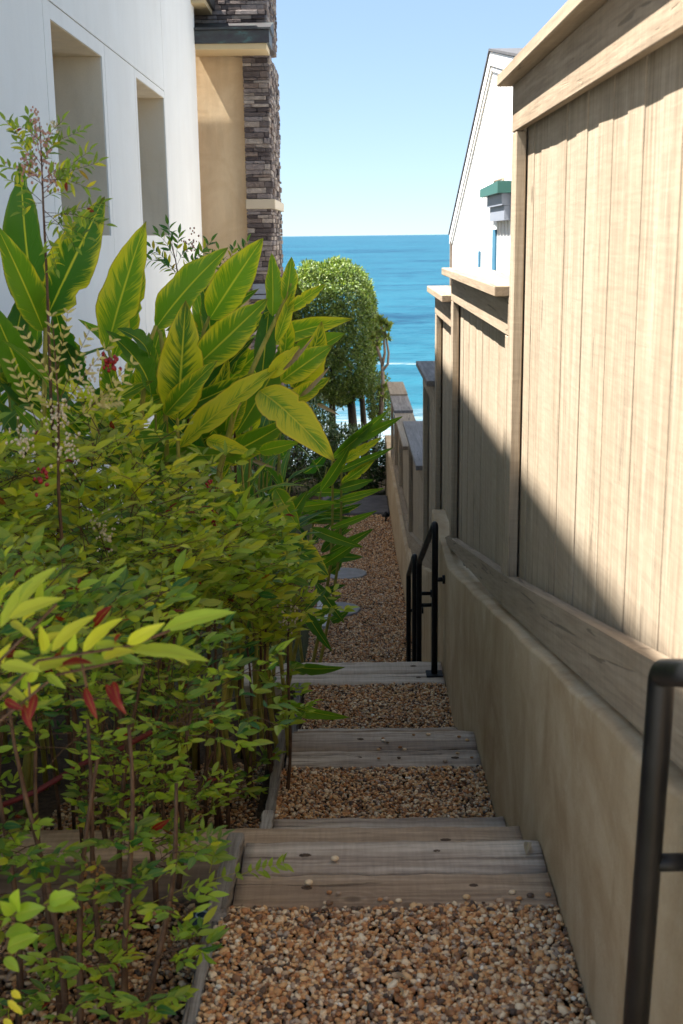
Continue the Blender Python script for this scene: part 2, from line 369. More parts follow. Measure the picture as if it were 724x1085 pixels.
def copper():
    m, nt = newmat('aged_copper'); v = coords(nt, scale=(1, 1, 2)); n1 = noise(nt, v, 3.5, 6, 0.65)
    c = ramp(nt, n1, [(0.42, (0.055, 0.045, 0.048)), (0.58, (0.07, 0.075, 0.07)), (0.72, (0.11, 0.22, 0.19))])
    finish(nt, c, 0.5, bump(nt, n1, 0.1, 0.01), metallic=0.3); return m
M['copper'] = copper()
def painted(name, colr, sid=False, rough=0.6):
    m, nt = newmat(name); v = coords(nt); n1 = noise(nt, v, 3, 6, 0.6)
    c = mix(nt, ramp(nt, n1, [(0.35, (0, 0, 0)), (0.7, (1, 1, 1))]), tuple(x * 0.93 for x in colr), colr)
    finish(nt, c, rough, bump(nt, noise(nt, coords(nt, scale=(1, 0.1, 1)), 30, 3, 0.5), 0.1, 0.004)); return m
M['white_paint'] = painted('white_paint', (0.80, 0.80, 0.79))
M['teal_paint'] = painted('teal_paint', (0.03, 0.11, 0.09))
M['blue_paint'] = painted('blue_paint', (0.04, 0.15, 0.24))
M['grey_paint'] = painted('grey_paint', (0.22, 0.24, 0.28))
M['soffit'] = painted('soffit', (0.62, 0.47, 0.26))
M['shingle'] = concrete('shingle', (0.06, 0.06, 0.065), (0.12, 0.12, 0.125))
M['cream'] = painted('cream_stone', (0.50, 0.41, 0.29))
def glassm():
    m, nt = newmat('window_glass'); finish(nt, (0.03, 0.04, 0.05), 0.06, None, spec=0.8); return m
M['glass'] = glassm()
M['ginger'] = leafmat('ginger_leaf', (0.03, 0.13, 0.02), (0.20, 0.36, 0.022), (0.80, 0.68, 0.04), True, 0.42, 0.34)
M['nandina'] = leafmat('nandina_leaf', (0.035, 0.13, 0.028), (0.31, 0.45, 0.04), (0.76, 0.62, 0.03), False, 0.42, 0.40, (0.20, 0.012, 0.006))
M['gold_leaf'] = leafmat('golden_leaf', (0.30, 0.24, 0.07), (0.50, 0.42, 0.15), (0.58, 0.46, 0.22), False, 0.3, 0.5)
M['tree_leaf'] = leafmat('tree_leaf', (0.028, 0.065, 0.018), (0.13, 0.21, 0.04), (0.45, 0.47, 0.11), False, 0.25, 0.45)
M['ivy_leaf'] = leafmat('ivy_leaf', (0.012, 0.035, 0.010), (0.035, 0.075, 0.018), (0.10, 0.14, 0.03), False, 0.2, 0.4)
M['dry_leaf'] = leafmat('dry_leaf', (0.16, 0.10, 0.055), (0.30, 0.21, 0.13), (0.40, 0.30, 0.20), False, 0.2, 0.7)
def bark(name, a, b):
    m, nt = newmat(name); v = coords(nt, scale=(1, 1, 0.25)); n1 = noise(nt, v, 60, 6, 0.65)
    finish(nt, ramp(nt, n1, [(0.3, a), (0.7, b)]), 0.8, bump(nt, n1, 0.6, 0.004), spec=0.2); return m
M['cane'] = bark('nandina_cane', (0.05, 0.025, 0.014), (0.16, 0.095, 0.055))
M['stalk'] = bark('ginger_stalk', (0.22, 0.22, 0.035), (0.45, 0.38, 0.09))
M['trunk'] = bark('tree_trunk', (0.035, 0.028, 0.022), (0.11, 0.09, 0.07))
M['pale_bark'] = bark('pale_bark', (0.16, 0.12, 0.09), (0.30, 0.24, 0.18))
def plain(name, c, r=0.5):
    m, nt = newmat(name); v = coords(nt)
    finish(nt, mix(nt, noise(nt, v, 40, 3, 0.5), tuple(x * 0.75 for x in c), tuple(min(1, x * 1.2) for x in c)), r); return m
M['bloom'] = plain('bloom', (0.55, 0.46, 0.30)); M['pink'] = plain('pink_bloom', (0.45, 0.24, 0.17)); M['dry'] = plain('dry_seed', (0.34, 0.17, 0.05)); M['berry'] = plain('berry', (0.30, 0.015, 0.015), 0.25)
M['redhose'] = plain('red_rubber', (0.13, 0.012, 0.010), 0.6); M['navy'] = plain('navy_plastic', (0.012, 0.028, 0.06), 0.35)
M['lightring'] = plain('pale_ring', (0.45, 0.5, 0.55)); M['screw'] = plain('screw', (0.10, 0.09, 0.085), 0.4)

# ------------------------------------------------------------------ path profile
PY = [(-6, -1.635), (2.95, -1.635), (2.98, -1.80), (3.30, -1.80), (3.33, -1.93), (3.64, -1.93), (3.67, -2.03), (4.60, -2.03), (4.63, -2.19), (4.97, -2.20), (5.00, -2.33),
      (5.34, -2.33), (5.38, -2.375), (6.36, -2.375), (6.40, -2.54), (6.74, -2.54), (6.78, -2.68), (7.10, -2.68), (7.14, -2.82), (7.47, -2.82), (7.49, -2.96), (7.80, -2.96), (7.82, -3.10), (8.13, -3.10), (8.16, -3.21), (9.5, -3.28), (12.5, -3.45), (15.5, -3.47), (18, -3.7), (21.5, -4.1), (26, -8.5), (60, -25), (400, -60)]
BY = [(-6, -1.55), (2.0, -1.72), (2.93, -1.80), (3.4, -1.98), (4.3, -2.12), (6, -2.45), (7, -2.76), (8.2, -3.12), (9.5, -3.25), (12.5, -3.43), (15.5, -3.46), (18, -3.7), (21.5, -4.1), (26, -8.5), (60, -25), (400, -60)]
def pz(y): return float(np.interp(y, [a for a, b in PY], [b for a, b in PY]))
def bz(y): return float(np.interp(y, [a for a, b in BY], [b for a, b in BY]))
def ground():
    ys = sorted(set([a for a, b in PY] + [a for a, b in BY] + list(np.arange(-6, 20, 0.35)) + list(np.arange(20, 60, 2)) + [90, 140, 250]))
    xs = [-3000, -400, -60, -20, -8, -4, -2, -1.2, -0.7, -0.42, -0.375, -0.335, 0, 0.3, 0.5, 0.56, 1, 2, 4, 10, 30, 80, 400, 3000]
    V = []; 
    for y in ys:
        for x in xs:
            z = pz(y) if x > -0.35 and x < 1 else bz(y)
            if y < 18 and x < -0.37: z += 0.03 * math.sin(x * 5 + y * 3)
            V.append((x, y, z))
    nx = len(xs); F = [(i * nx + j, i * nx + j + 1, (i + 1) * nx + j + 1, (i + 1) * nx + j) for i in range(len(ys) - 1) for j in range(nx - 1)]
    o = mesh_arrays('ground', V, F, M['soil'], smooth=False); tag(o, kind='structure')
ground()
bounce_bm = bmesh.new(); bmesh.ops.create_cube(bounce_bm, size=1, matrix=Matrix.Translation((-1.6, -4.2, -1.66)) @ Matrix.Diagonal((4.1, 9.2, 0.12, 1))); bounce_me = bpy.data.meshes.new('bounce_slab'); bounce_bm.to_mesh(bounce_me); bounce_bm.free()
tag(link('bounce_slab', bounce_me, M['paver']), kind='structure')  # unseen pale slab behind the eye, added to bounce sun into the shaded path

# ------------------------------------------------------------------ pebbles
def ico(sub):
    bm = bmesh.new(); bmesh.ops.create_icosphere(bm, subdivisions=sub, radius=1)
    V = np.array([v.co[:] for v in bm.verts]); F = np.array([[v.index for v in f.verts] for f in bm.faces]); bm.free(); return V, F
ICO = {1: ico(1), 2: ico(2)}
def pebbles(name, x0, x1, y0, y1, dens, zf, sub, mat, label, size=(0.0042, 0.0088), layers=0.009, bumpy=0.005):
    V0, F0 = ICO[sub]; n = int((x1 - x0) * (y1 - y0) * dens)
    X = rng.uniform(x0, x1, n); Y = rng.uniform(y0, y1, n)
    Z = np.array([zf(y) for y in Y]) + 0.026 + rng.uniform(-layers, 0.004, n) + bumpy * np.sin(X * 9 + 2) * np.sin(Y * 11)
    r = rng.uniform(size[0], size[1], n) * (1 + 0.5 * (rng.random(n) > 0.93))
    S = np.stack([r * rng.uniform(0.9, 1.5, n), r * rng.uniform(0.7, 1.05, n), r * rng.uniform(0.5, 0.8, n)], 1)
    P = V0[None] * (1 + 0.05 * rng.standard_normal((n, len(V0), 1))) * S[:, None]
    a = rng.uniform(0, 6.283, n); b = rng.normal(0, 0.45, n)
    ca, sa, cb, sb = np.cos(a)[:, None], np.sin(a)[:, None], np.cos(b)[:, None], np.sin(b)[:, None]
    x, y, z = P[..., 0], P[..., 1], P[..., 2]
    x, z = x * cb + z * sb, -x * sb + z * cb
    x, y = x * ca - y * sa, x * sa + y * ca
    V = np.stack([x + X[:, None], y + Y[:, None], z + Z[:, None]], -1).reshape(-1, 3)
    F = (F0[None] + (np.arange(n) * len(V0))[:, None, None]).reshape(-1, 3)
    o = mesh_arrays(name, V, F, mat, attrs={'rnd': np.repeat(rng.random(n), len(V0))}); tag(o, label, 'gravel', kind='stuff')
    return o
pebbles('gravel', -0.33, 0.497, 1.5, 2.66, 21000, pz, 2, M['pebble'], 'tan and rust pebbles in the nearest stretch of path, before the first timber step', (0.0038, 0.0082))
pebbles('gravel', -0.29, 0.497, 3.66, 4.29, 17000, pz, 1, M['pebble'], 'brown pebbles between the first and second timber steps')
pebbles('gravel', -0.25, 0.497, 5.35, 6.06, 15000, pz, 1, M['pebble'], 'brown pebbles between the second and third timber steps')
pebbles('gravel', -0.45, 0.497, 8.1, 14.9, 6500, pz, 1, M['pebble'], 'long reddish gravel path with round stepping stones beyond the last timber step', (0.0058, 0.0105))
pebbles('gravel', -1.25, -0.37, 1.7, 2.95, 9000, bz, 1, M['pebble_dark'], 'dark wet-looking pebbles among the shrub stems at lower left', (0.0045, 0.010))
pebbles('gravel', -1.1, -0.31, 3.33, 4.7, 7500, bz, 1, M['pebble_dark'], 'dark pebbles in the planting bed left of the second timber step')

# ------------------------------------------------------------------ timber steps
def tie(x0, x1, y0, y1, ztop, mat, label, knots=(), h=0.14):
    t = empty('timber', ((x0 + x1) / 2, (y0 + y1) / 2, ztop - h))
    bm = bmesh.new(); ly = bm.verts.layers.float.new('rnd')
    nx = max(8, int((x1 - x0) / 0.03)); c = 0.009
    prof = [(y0 + 0.002, ztop - h), (y0, ztop - c * 1.3), (y0 + c, ztop - 0.001), (y0 + 0.03, ztop), ((y0 + y1) / 2, ztop + 0.0015), (y1 - 0.03, ztop), (y1 - c, ztop - 0.001), (y1, ztop - c * 1.3), (y1 - 0.002, ztop - h)]
    rr = random.random(); rings = []
    sd = random.random() * 50
    for i in range(nx + 1):
        x = x0 + (x1 - x0) * i / nx; ring = []
        for k, (y, z) in enumerate(prof):
            e = 0.0022 * math.sin(x * 23 + sd + k * 1.3) + 0.0016 * math.sin(x * 61 + sd * 2 + k * 2.1)
            yy = y + (e if k in (1, 7) else 0.4 * e); zz = z + (e * 0.6 if 0 < k < 8 else 0)
            v = bm.verts.new((x, yy, zz)); v[ly] = rr; ring.append(v)
        rings.append(ring)
    for a, b in zip(rings, rings[1:]):
        for k in range(len(prof) - 1): bm.faces.new((a[k], a[k + 1], b[k + 1], b[k])).smooth = True
    bm.faces.new(rings[0][::-1]); bm.faces.new(rings[-1])
    bmesh.ops.recalc_face_normals(bm, faces=bm.faces)
    me = bpy.data.meshes.new('beam'); bm.to_mesh(me); bm.free(); link('beam', me, mat, t)
    for kx, ky in knots:          # countersunk bolt holes with a bolt head in them
        kb = MB()
        ea = random.uniform(1.3, 2.3); er = random.uniform(0.007, 0.011); nn = 20; ph_ = random.uniform(0, 6)
        rims = [[kb.bm.verts.new((kx + er * ea * q * math.cos(2 * math.pi * i / nn) * (1 + 0.12 * math.sin(3 * i + ph_)), ky + er * q * math.sin(2 * math.pi * i / nn) * (1 + 0.15 * math.sin(2.3 * i + ph_)), ztop + z_)) for i in range(nn)] for q, z_ in ((1.0, 0.0016), (0.8, 0.0032), (0.5, 0.0022))]
        for a_, b_ in zip(rims, rims[1:]):
            for i in range(nn): kb.bm.faces.new((a_[i], a_[(i + 1) % nn], b_[(i + 1) % nn], b_[i]))
        kb.bm.faces.new(rims[-1]); kb.build('knot', M['knot'], t)
    tag(t, label, 'timber step', 'timbers of the garden steps')
    return t
M['knot'] = plain('knot_wood', (0.09, 0.055, 0.035), 0.9)
tie(-0.300, 0.497, 2.645, 2.797, -1.600, M['tie_brown'], 'brown timber with an oblong knot, front edge against the nearest pebbles', [(-0.12, 2.725), (0.30, 2.73)])
tie(-0.292, 0.497, 2.808, 2.968, -1.598, M['tie_grey'], 'pale grey weathered timber, second from the nearest pebbles', [(0.22, 2.90), (-0.13, 2.885)])
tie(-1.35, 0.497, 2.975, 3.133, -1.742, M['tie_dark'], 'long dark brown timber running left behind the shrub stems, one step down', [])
tie(-1.30, 0.497, 3.143, 3.312, -1.738, M['tie_brown'], 'brown timber with a big round knot, just below the pale grey timber', [(0.27, 3.22)])
tie(-0.262, 0.497, 3.32, 3.655, -1.884, M['tie_grey'], 'thin sliver of grey timber showing above the second patch of pebbles', [])
tie(-0.262, 0.497, 4.285, 4.444, -2.000, M['tie_grey'], 'grey timber with scattered pebbles, front edge of the second step', [(0.02, 4.37), (0.40, 4.36)])
tie(-0.262, 0.497, 4.455, 4.625, -1.998, M['tie_grey'], 'grey timber with a dark stain in the middle of the second step', [(0.03, 4.54)])
tie(-0.262, 0.497, 4.632, 4.99, -2.148, M['tie_brown'], 'brown timber just visible over the back of the second step', [])
tie(-0.262, 0.497, 4.998, 5.345, -2.290, M['tie_grey'], 'lowest grey timber of the second step, touching the third patch of pebbles', [])
tie(-0.60, 0.497, 6.05, 6.199, -2.340, M['tie_grey'], 'grey timber under the foot plate of the far handrail post', [(0.36, 6.13)])
tie(-0.60, 0.497, 6.21, 6.383, -2.338, M['tie_grey'], 'grey timber right behind the far handrail foot plate', [(0.34, 6.30)])
tie(-0.55, 0.497, 6.39, 6.765, -2.490, M['tie_brown'], 'dark timber one step below the far handrail foot plate', [(0.02, 6.6)])
tie(-0.55, 0.497, 6.77, 7.135, -2.640, M['tie_grey'], 'farthest grey timber, where the long gravel path begins', [(0.1, 7.0)])

tie(-0.55, 0.497, 7.145, 7.475, -2.785, M['tie_brown'], 'brown timber just past the farthest visible step, dropping out of sight', [])
tie(-0.55, 0.497, 7.485, 7.805, -2.925, M['tie_grey'], 'grey timber two steps past the far handrail start', [])
tie(-0.55, 0.497, 7.815, 8.140, -3.065, M['tie_grey'], 'last low grey timber at the head of the long gravel path', [])

def edgeboard(p0, p1, w, h, label, mat='edge_wood'):
    p0, p1 = np.array(p0, float), np.array(p1, float)
    b = MB(); n = 14; d = unit(p1 - p0); s = np.cross(d, (0, 0, 1)); s = s / np.linalg.norm(s)
    rings = []
    for i in range(n + 1):
        t = i / n; p = p0 + (p1 - p0) * t; e = 0.0025 * math.sin(i * 2.1) ; ww = w / 2 + e
        rings.append([b.bm.verts.new(p + s * ww * a + np.array((0, 0, z))) for a, z in ((-1, -h), (-1, -0.004), (-0.8, 0), (0.8, 0), (1, -0.004), (1, -h))])
    for a, c in zip(rings, rings[1:]):
        for k in range(5): b.bm.faces.new((a[k], a[k + 1], c[k + 1], c[k]))
    b.bm.faces.new(rings[0][::-1]); b.bm.faces.new(rings[-1])
    o = b.build('edging_board', M[mat]); tag(o, label, 'edging board', 'edging boards along the path'); return o
edgeboard((-0.365, 1.5, -1.615), (-0.345, 2.60, -1.615), 0.032, 0.14, 'weathered grey edging board along the nearest pebbles')
edgeboard((-0.332, 2.60, -1.575), (-0.318, 2.972, -1.575), 0.045, 0.2, 'short cracked grey board capping the left ends of the two nearest timbers')
edgeboard((-0.288, 3.32, -1.86), (-0.284, 3.66, -1.86), 0.04, 0.16, 'small grey board end beside the timber sliver, partly hidden')
edgeboard((-0.30, 3.67, -1.985), (-0.285, 4.63, -1.955), 0.034, 0.14, 'grey edging board left of the second pebble patch')
edgeboard((-0.29, 5.36, -2.33), (-0.285, 6.04, -2.33), 0.034, 0.14, 'grey edging board left of the third pebble patch')

# stepping stones
def disc(name, x, y, r, z, mat, label, sq=1.0, seed=0):
    b = MB(); n = 36; top = []; bot = []
    rr = [r * (1 + 0.02 * math.sin(3 * k + seed) + 0.015 * math.sin(1.7 * k + seed * 2)) for k in range(n)]
    V = lambda k, s, zz: (x + s * rr[k] * math.cos(6.2832 * k / n), y + s * rr[k] * sq * math.sin(6.2832 * k / n), zz)
    A = [b.bm.verts.new(V(k, 1, z - 0.05)) for k in range(n)]; B = [b.bm.verts.new(V(k, 1, z - 0.006)) for k in range(n)]; C = [b.bm.verts.new(V(k, 0.97, z)) for k in range(n)]
    for P, Q in ((A, B), (B, C)):
        for k in range(n): b.bm.faces.new((P[k], P[(k + 1) % n], Q[(k + 1) % n], Q[k]))
    b.bm.faces.new(C); o = b.build(name, mat); tag(o, label, 'stepping stone', 'round stones set in the gravel path' if name == 'stepping_stone' else None); return o
disc('stepping_stone', -0.13, 10.33, 0.21, pz(10.33) + 0.052, M['stepstone'], 'clean round grey stepping stone, nearer of the two beside the leaves', 0.95, 1)
disc('stepping_stone', -0.08, 11.8, 0.24, pz(11.8) + 0.050, M['stepstone'], 'round grey stepping stone sprinkled with gravel, farther one', 0.85, 2)
b = MB(); b.box((-0.38, 14.70, -3.5), (0.495, 15.75, -3.405), bev=0.015); o = b.build('stone_slab', M['slate']); tag(o, 'dark slate slab across the far end of the gravel path', 'stone slab')
b = MB(); b.box((-0.31, 9.72, -3.35), (-0.19, 10.8, -3.235), bev=0.006); o = b.build('paver', M['paver']); tag(o, 'pale narrow concrete paver standing at the left edge of the gravel, under the leaves', 'paver')

# small things on the steps and in the bed
V_ = lambda *a: np.array(a, float)
e = empty('irrigation_valve', (-0.40, 2.83, -1.78))
b = MB(); b.tube([(-0.40, 2.83, -1.80), (-0.40, 2.83, -1.748), (-0.40, 2.83, -1.738)], [0.034, 0.034, 0.028], 28); b.build('cap', M['navy'], e, True)
b = MB(); b.tube([(-0.40 + 0.017 * math.cos(a), 2.83 + 0.017 * math.sin(a), -1.7365) for a in np.linspace(0, 6.283, 26)], 0.0022, 6, False); b.build('ring', M['lightring'], e, True)
tag(e, 'small round navy irrigation cap with a pale ring beside the nearest timbers', 'irrigation cap')
for kx, ky, kz, lab in ((-0.05, 2.85, -1.593, 'lone yellow pebble lying on the pale grey timber'), (-0.115, 2.735, -1.595, 'small white pebble in the knot of the nearest brown timber')):
    Vp, Fp = ICO[2]; o = mesh_arrays('loose_pebble', Vp * np.array((0.011, 0.009, 0.007)) + np.array((kx, ky, kz + 0.006)), Fp, M['pebble'], attrs={'rnd': np.full(len(Vp), 0.93)}); tag(o, lab, 'pebble')
for i in range(16):
    x, y = random.uniform(0.1, 0.48), random.uniform(4.30, 4.61)
    Vp, Fp = ICO[1]; o = mesh_arrays('loose_pebble', Vp * np.array((0.010, 0.008, 0.006)) * random.uniform(0.7, 1.2) + np.array((x, y, -1.992)), Fp, M['pebble'], attrs={'rnd': np.full(len(Vp), random.random())})
    tag(o, 'one of the loose pebbles scattered on the second timber step', 'pebble', 'loose pebbles on the second step')
lf = LeafBag(); lf.add(V_(0.468, 2.925, -1.586), V_(0.452, 2.865, -1.588), 0.022, V_(0, 0.2, 1), 0.25, 0.3, 0.5, 0.9)
o = lf.build('fallen_leaf', M['dry_leaf'], None, 6, 4); tag(o, 'small curled ochre leaf on the pale grey timber by the wall', 'leaf')
for i in range(34):
    if i < 20: x, y = random.uniform(-0.95, -0.30), random.uniform(2.1, 2.9); z = bz(y) + 0.045
    else: x, y = random.choice([(random.uniform(-0.25, 0.45), random.uniform(2.2, 2.6)), (random.uniform(-0.25, 0.0), random.uniform(3.7, 4.25)), (random.uniform(-0.2, 0.4), random.uniform(5.4, 6.0)), (random.uniform(-0.2, 0.4), random.uniform(8.6, 12))]); z = pz(y) + 0.04
    a = random.uniform(0, 6.28); lb = LeafBag(); ln = random.uniform(0.02, 0.045)
    lb.add(V_(x, y, z), V_(x + ln * math.cos(a), y + ln * math.sin(a), z + random.uniform(-0.004, 0.008)), ln * 0.34, V_(random.gauss(0, 0.3), random.gauss(0, 0.3), 1), 0.2, 0.4, random.random(), random.random())
    tag(lb.build('fallen_leaf', M['dry_leaf'], None, 5, 2), 'one of the small dry leaves fallen on the pebbles', 'leaf', 'dry leaves on the pebbles')
for i in range(14):
    x, y = random.uniform(-0.28, 0.48), random.uniform(2.645, 2.70)
    Vp, Fp = ICO[2]; o = mesh_arrays('loose_pebble', Vp * np.array((0.009, 0.007, 0.0055)) * random.uniform(0.7, 1.2) + np.array((x, y, -1.594)), Fp, M['pebble'], attrs={'rnd': np.full(len(Vp), random.random())})
    tag(o, 'one of the loose pebbles spilled on the front edge of the nearest brown timber', 'pebble', 'loose pebbles on the nearest timber')
e = empty('path_light', (0.435, 14.35, -3.45))
b = MB(); b.tube([(0.435, 14.35, -3.47), (0.435, 14.35, -3.37)], 0.012, 8); b.build('stake', M['metal'], e)
b = MB(); b.tube([(0.435, 14.35, -3.37), (0.435, 14.35, -3.35), (0.435, 14.35, -3.31)], [0.05, 0.045, 0.01], 14); b.build('shade', M['metal'], e, True)
tag(e, 'tiny black path light low beside the far garden wall', 'path light')

# ------------------------------------------------------------------ retaining wall
e = empty('garden_wall', (0.52, 3.5, -2.6))
def ret_wall(pts, base, x0, x1, name):
    """pts: (Y, Ztop) along the wall; rounded inner lip"""
    bm = bmesh.new(); lip = 0.011
    ys = []
    for (ya, za), (yb, zb) in zip(pts, pts[1:]):
        n = max(2, int((yb - ya) / 0.09)); ys += [(ya + (yb - ya) * i / n, za + (zb - za) * i / n) for i in range(n)]
    ys.append(pts[-1]); rings = []
    for i, (y, z) in enumerate(ys):
        z += 0.004 * math.sin(y * 9) + 0.002 * math.sin(y * 31); w = 0.003 * math.sin(y * 5.3)
        pr = [(x0 + w, base)] + [(x0 + w * (1 - k / 12), base + (z - lip - base) * k / 8) for k in range(1, 9)] + [(x0 + lip * (1 - math.cos(a)), z - lip + lip * math.sin(a)) for a in (0.4, 0.9, 1.57)] + [(x1, z), (x1, base)]
        rings.append([bm.verts.new((px, y, q)) for px, q in pr])
    for a, b_ in zip(rings, rings[1:]):
        for k in range(len(rings[0]) - 1): bm.faces.new((a[k], b_[k], b_[k + 1], a[k + 1])).smooth = True
    bm.faces.new(rings[0]); bm.faces.new(rings[-1][::-1]); bmesh.ops.recalc_face_normals(bm, faces=bm.faces)
    me = bpy.data.meshes.new(name); bm.to_mesh(me); bm.free(); link(name, me, M['wall_stucco'], e)
ret_wall([(-1.3, -0.27), (1.675, -0.842), (3.227, -1.138), (5.93, -1.672), (5.99, -1.680), (7.2, -1.655)], -3.2, 0.5, 0.80, 'stucco_wall')
ret_wall([(7.203, -2.05), (8.68, -2.42)], -3.8, 0.501, 0.80, 'middle_stucco_wall')
ret_wall([(8.683, -2.69), (10.33, -2.72)], -3.8, 0.500, 0.80, 'low_stucco_wall')
ret_wall([(10.333, -2.83), (13.0, -2.82), (17.0, -2.80)], -3.9, 0.501, 0.80, 'low_stucco_wall')
tag(e, 'tan stained stucco retaining wall stepping down beside the path, fence on top', 'retaining wall')

# ------------------------------------------------------------------ fence
FX = 0.535
def fence(y0, y1, ztop, zb, label, capmat='fence_h', rail=True, fas=0.13, capend=0.03, x=FX, trimfar=True, trimnear=False, bw=0.14):
    """zb: function giving the bottom height at Y; boards grain vertical"""
    t = empty('fence_panel', (x + 0.05, (y0 + y1) / 2, zb((y0 + y1) / 2)))
    m = MB(); m.box((x - 0.048, y0 + 0.002, ztop), (x + 0.16, y1 + capend, ztop + 0.036), bev=0.003); m.build('cap_board', M[capmat], t)
    m = MB(); m.box((x, y0 + 0.002, ztop - fas), (x + 0.022, y1, ztop - 0.001), bev=0.002); m.build('fascia_board', M['fence_h'], t)
    # vertical boards, each a little turned and offset
    m = MB(); y = y0 + 0.003; i = 0
    while y < y1 - 0.02:
        w = min(bw + random.uniform(-0.006, 0.006), y1 - y - 0.002); xo = x + 0.040 + (0.0015 if i % 2 else 0.0) + random.uniform(-0.001, 0.001)
        zl = zb(y + w / 2)
        m.box((xo, y + 0.0008, zl + 0.02), (xo + 0.018, y + w - 0.0008, ztop - 0.012), bev=0.0012, rotv=(random.uniform(-0.013, 0.013), 'Z'))
        y += w; i += 1
    m.build('boards', M['fence'], t)
    def trim(ya, yb):
        m = MB(); zt = ztop - fas - 0.002; za = zb(ya) + 0.005
        m.box((x + 0.001, ya, za), (x + 0.034, yb, zt), bev=0.003); m.box((x + 0.0235, ya, zt - 0.001), (x + 0.034, yb, ztop - 0.012)); m.build('trim_post', M['fence'], t)
    if trimfar: trim(y1 - 0.10, y1 - 0.002)
    if trimnear: trim(y0 + 0.003, y0 + 0.08)
    if rail:
        m = MB(); n = max(1, int((y1 - y0) / 0.3)); m.prism([(y0 + 0.002, zb(y0) + 0.012), (y1, zb(y1) + 0.012), (y1, rtop(y1)), (y0 + 0.002, rtop(y0))], 0, x - 0.004, x + 0.0345)
        m.build('bottom_rail', M['fence_s'], t)
    m = MB()
    for k, (a, c) in enumerate(((y0 + 0.03, 0.05), (y1 - 0.13, 0.05))):
        m2 = MB(); m2.box((x + 0.062, a, zb(a + 0.05)), (x + 0.15, a + 0.09, ztop - 0.004)); m2.build('post', M['fence'], t)
    m.bm.free()
    tag(t, label, 'fence', 'stepped panels of the wooden fence'); return t
rtop = lambda y: float(np.interp(y, [-3, 1.83, 6.30, 6.36, 7.45, 7.5, 8.7, 8.75, 10.3, 10.4, 16], [0.31, -0.703, -1.635, -1.575, -1.575, -1.95, -2.25, -2.56, -2.60, -2.70, -2.68]))
zb1 = lambda y: float(np.interp(y, [-3, 1.675, 3.227, 5.96], [0.06, -0.835, -1.131, -1.665]))
zb2 = lambda y: float(np.interp(y, [3, 3.227, 5.98, 6.1, 7.4], [-1.085, -1.131, -1.674, -1.672, -1.65]))
fence(-1.2, 4.055, 0.462, zb1, 'tall sunlit tan wood fence panel, nearest, with its cap at the top right corner', fas=0.145)
fence(4.06, 6.33, -0.205, zb2, 'lower tan fence panel with a knotty cap, directly beyond the tall one', trimnear=True)
fence(6.335, 7.50, -0.345, lambda y: -1.66 if y < 7.2 else -2.0, 'narrow tan fence panel whose short cap shows two end steps below its neighbour', rail=True)
zb3 = lambda y: float(np.interp(y, [7.2, 8.68, 8.70, 10.33, 10.35, 17], [-2.04, -2.41, -2.68, -2.71, -2.82, -2.79]))
fence(7.505, 8.70, -0.93, zb3, 'shaded fence panel with a dark grey cap against the sea', 'cap_grey')
fence(8.705, 10.86, -1.70, zb3, 'low far fence panel with a grey knotted cap, first one below the sea view', 'cap_grey', fas=0.10)
fence(10.865, 12.97, -1.93, zb3, 'low far fence panel with a pale cap, between two grey capped ones', 'fence_h', fas=0.10)
fence(12.975, 14.2, -1.90, zb3, 'low far fence panel with a short grey cap near the trees', 'cap_grey', fas=0.10)
fence(14.205, 15.4, -1.88, zb3, 'farthest fence panel with a tan cap beside the clipped tree', 'fence_h', fas=0.10)

# ------------------------------------------------------------------ handrails
def arc_pts(a, b, c, r, n=7):
    """polyline a-b-c with the corner at b rounded"""
    a, b, c = map(lambda p: np.array(p, float), (a, b, c)); p = b + unit(a - b) * r; q = b + unit(c - b) * r
    return [(1 - t) ** 2 * p + 2 * t * (1 - t) * b + t * t * q for t in np.linspace(0, 1, n)]
e = empty('handrail', (0.43, 1.62, -1.63))
m = MB(); yb = 1.60; tp_ = at(702, 712, yb); bt_ = at(674, 1085, yb); dn_ = bt_ + (bt_ - tp_) * 0.9; x = float(tp_[0])
m.tube([dn_] + arc_pts(dn_, tp_, (x + 0.002, 0.2, tp_[2] + 0.50), 0.018) + [(x + 0.002, 0.2, tp_[2] + 0.50)], 0.0192, 18)
m.build('rail', M['metal'], e)
m = MB(); m.tube([at(688, 914, yb), (0.5, yb, at(700, 914, yb)[2])], 0.0135, 14); m.build('bracket', M['metal'], e, True)
m = MB(); m.box((dn_[0] - 0.05, yb - 0.05, -1.612), (min(dn_[0] + 0.055, 0.497), yb + 0.05, -1.602), bev=0.002); m.build('foot_plate', M['metal'], e)
tag(e, 'black metal handrail in the right foreground, bracketed to the stucco wall', 'handrail', 'black handrails')
def farrail(p1, p2, top1, top2, brk, label):
    e = empty('handrail', p1); r = 0.017
    m = MB(); T1 = (p1[0], p1[1], top1); T2 = (p2[0], p2[1], top2)
    m.tube([p1] + arc_pts(p1, T1, T2, 0.05) + arc_pts(T1, T2, p2, 0.05) + [p2], r, 14); m.build('rail', M['metal'], e)
    for p, z in zip((p1, p2), brk):
        lim = 0.5
        m = MB(); m.tube([(p[0], p[1], z), (lim, p[1], z)], 0.012, 10); m.tube([(lim - 0.012, p[1], z), (lim + 0.002, p[1], z)], 0.024, 14); m.build('bracket', M['metal'], e)
        m = MB(); m.box((p[0] - 0.045, p[1] - 0.045, p[2] + 0.001), (p[0] + 0.045, p[1] + 0.045, p[2] + 0.009), bev=0.002); m.build('foot_plate', M['metal'], e)
    tag(e, label, 'handrail', 'black handrails')
farrail((0.448, 6.17, -2.338), (0.412, 6.99, -2.638), -1.485, -1.93, (-1.80, -2.2), 'black handrail with a square foot plate on the third timber step, taller far one')
farrail((0.392, 7.10, -2.638), (0.398, 7.98, -3.06), -1.915, -2.29, (-2.16, -2.55), 'short black handrail at the foot of the steps, just behind the taller one')

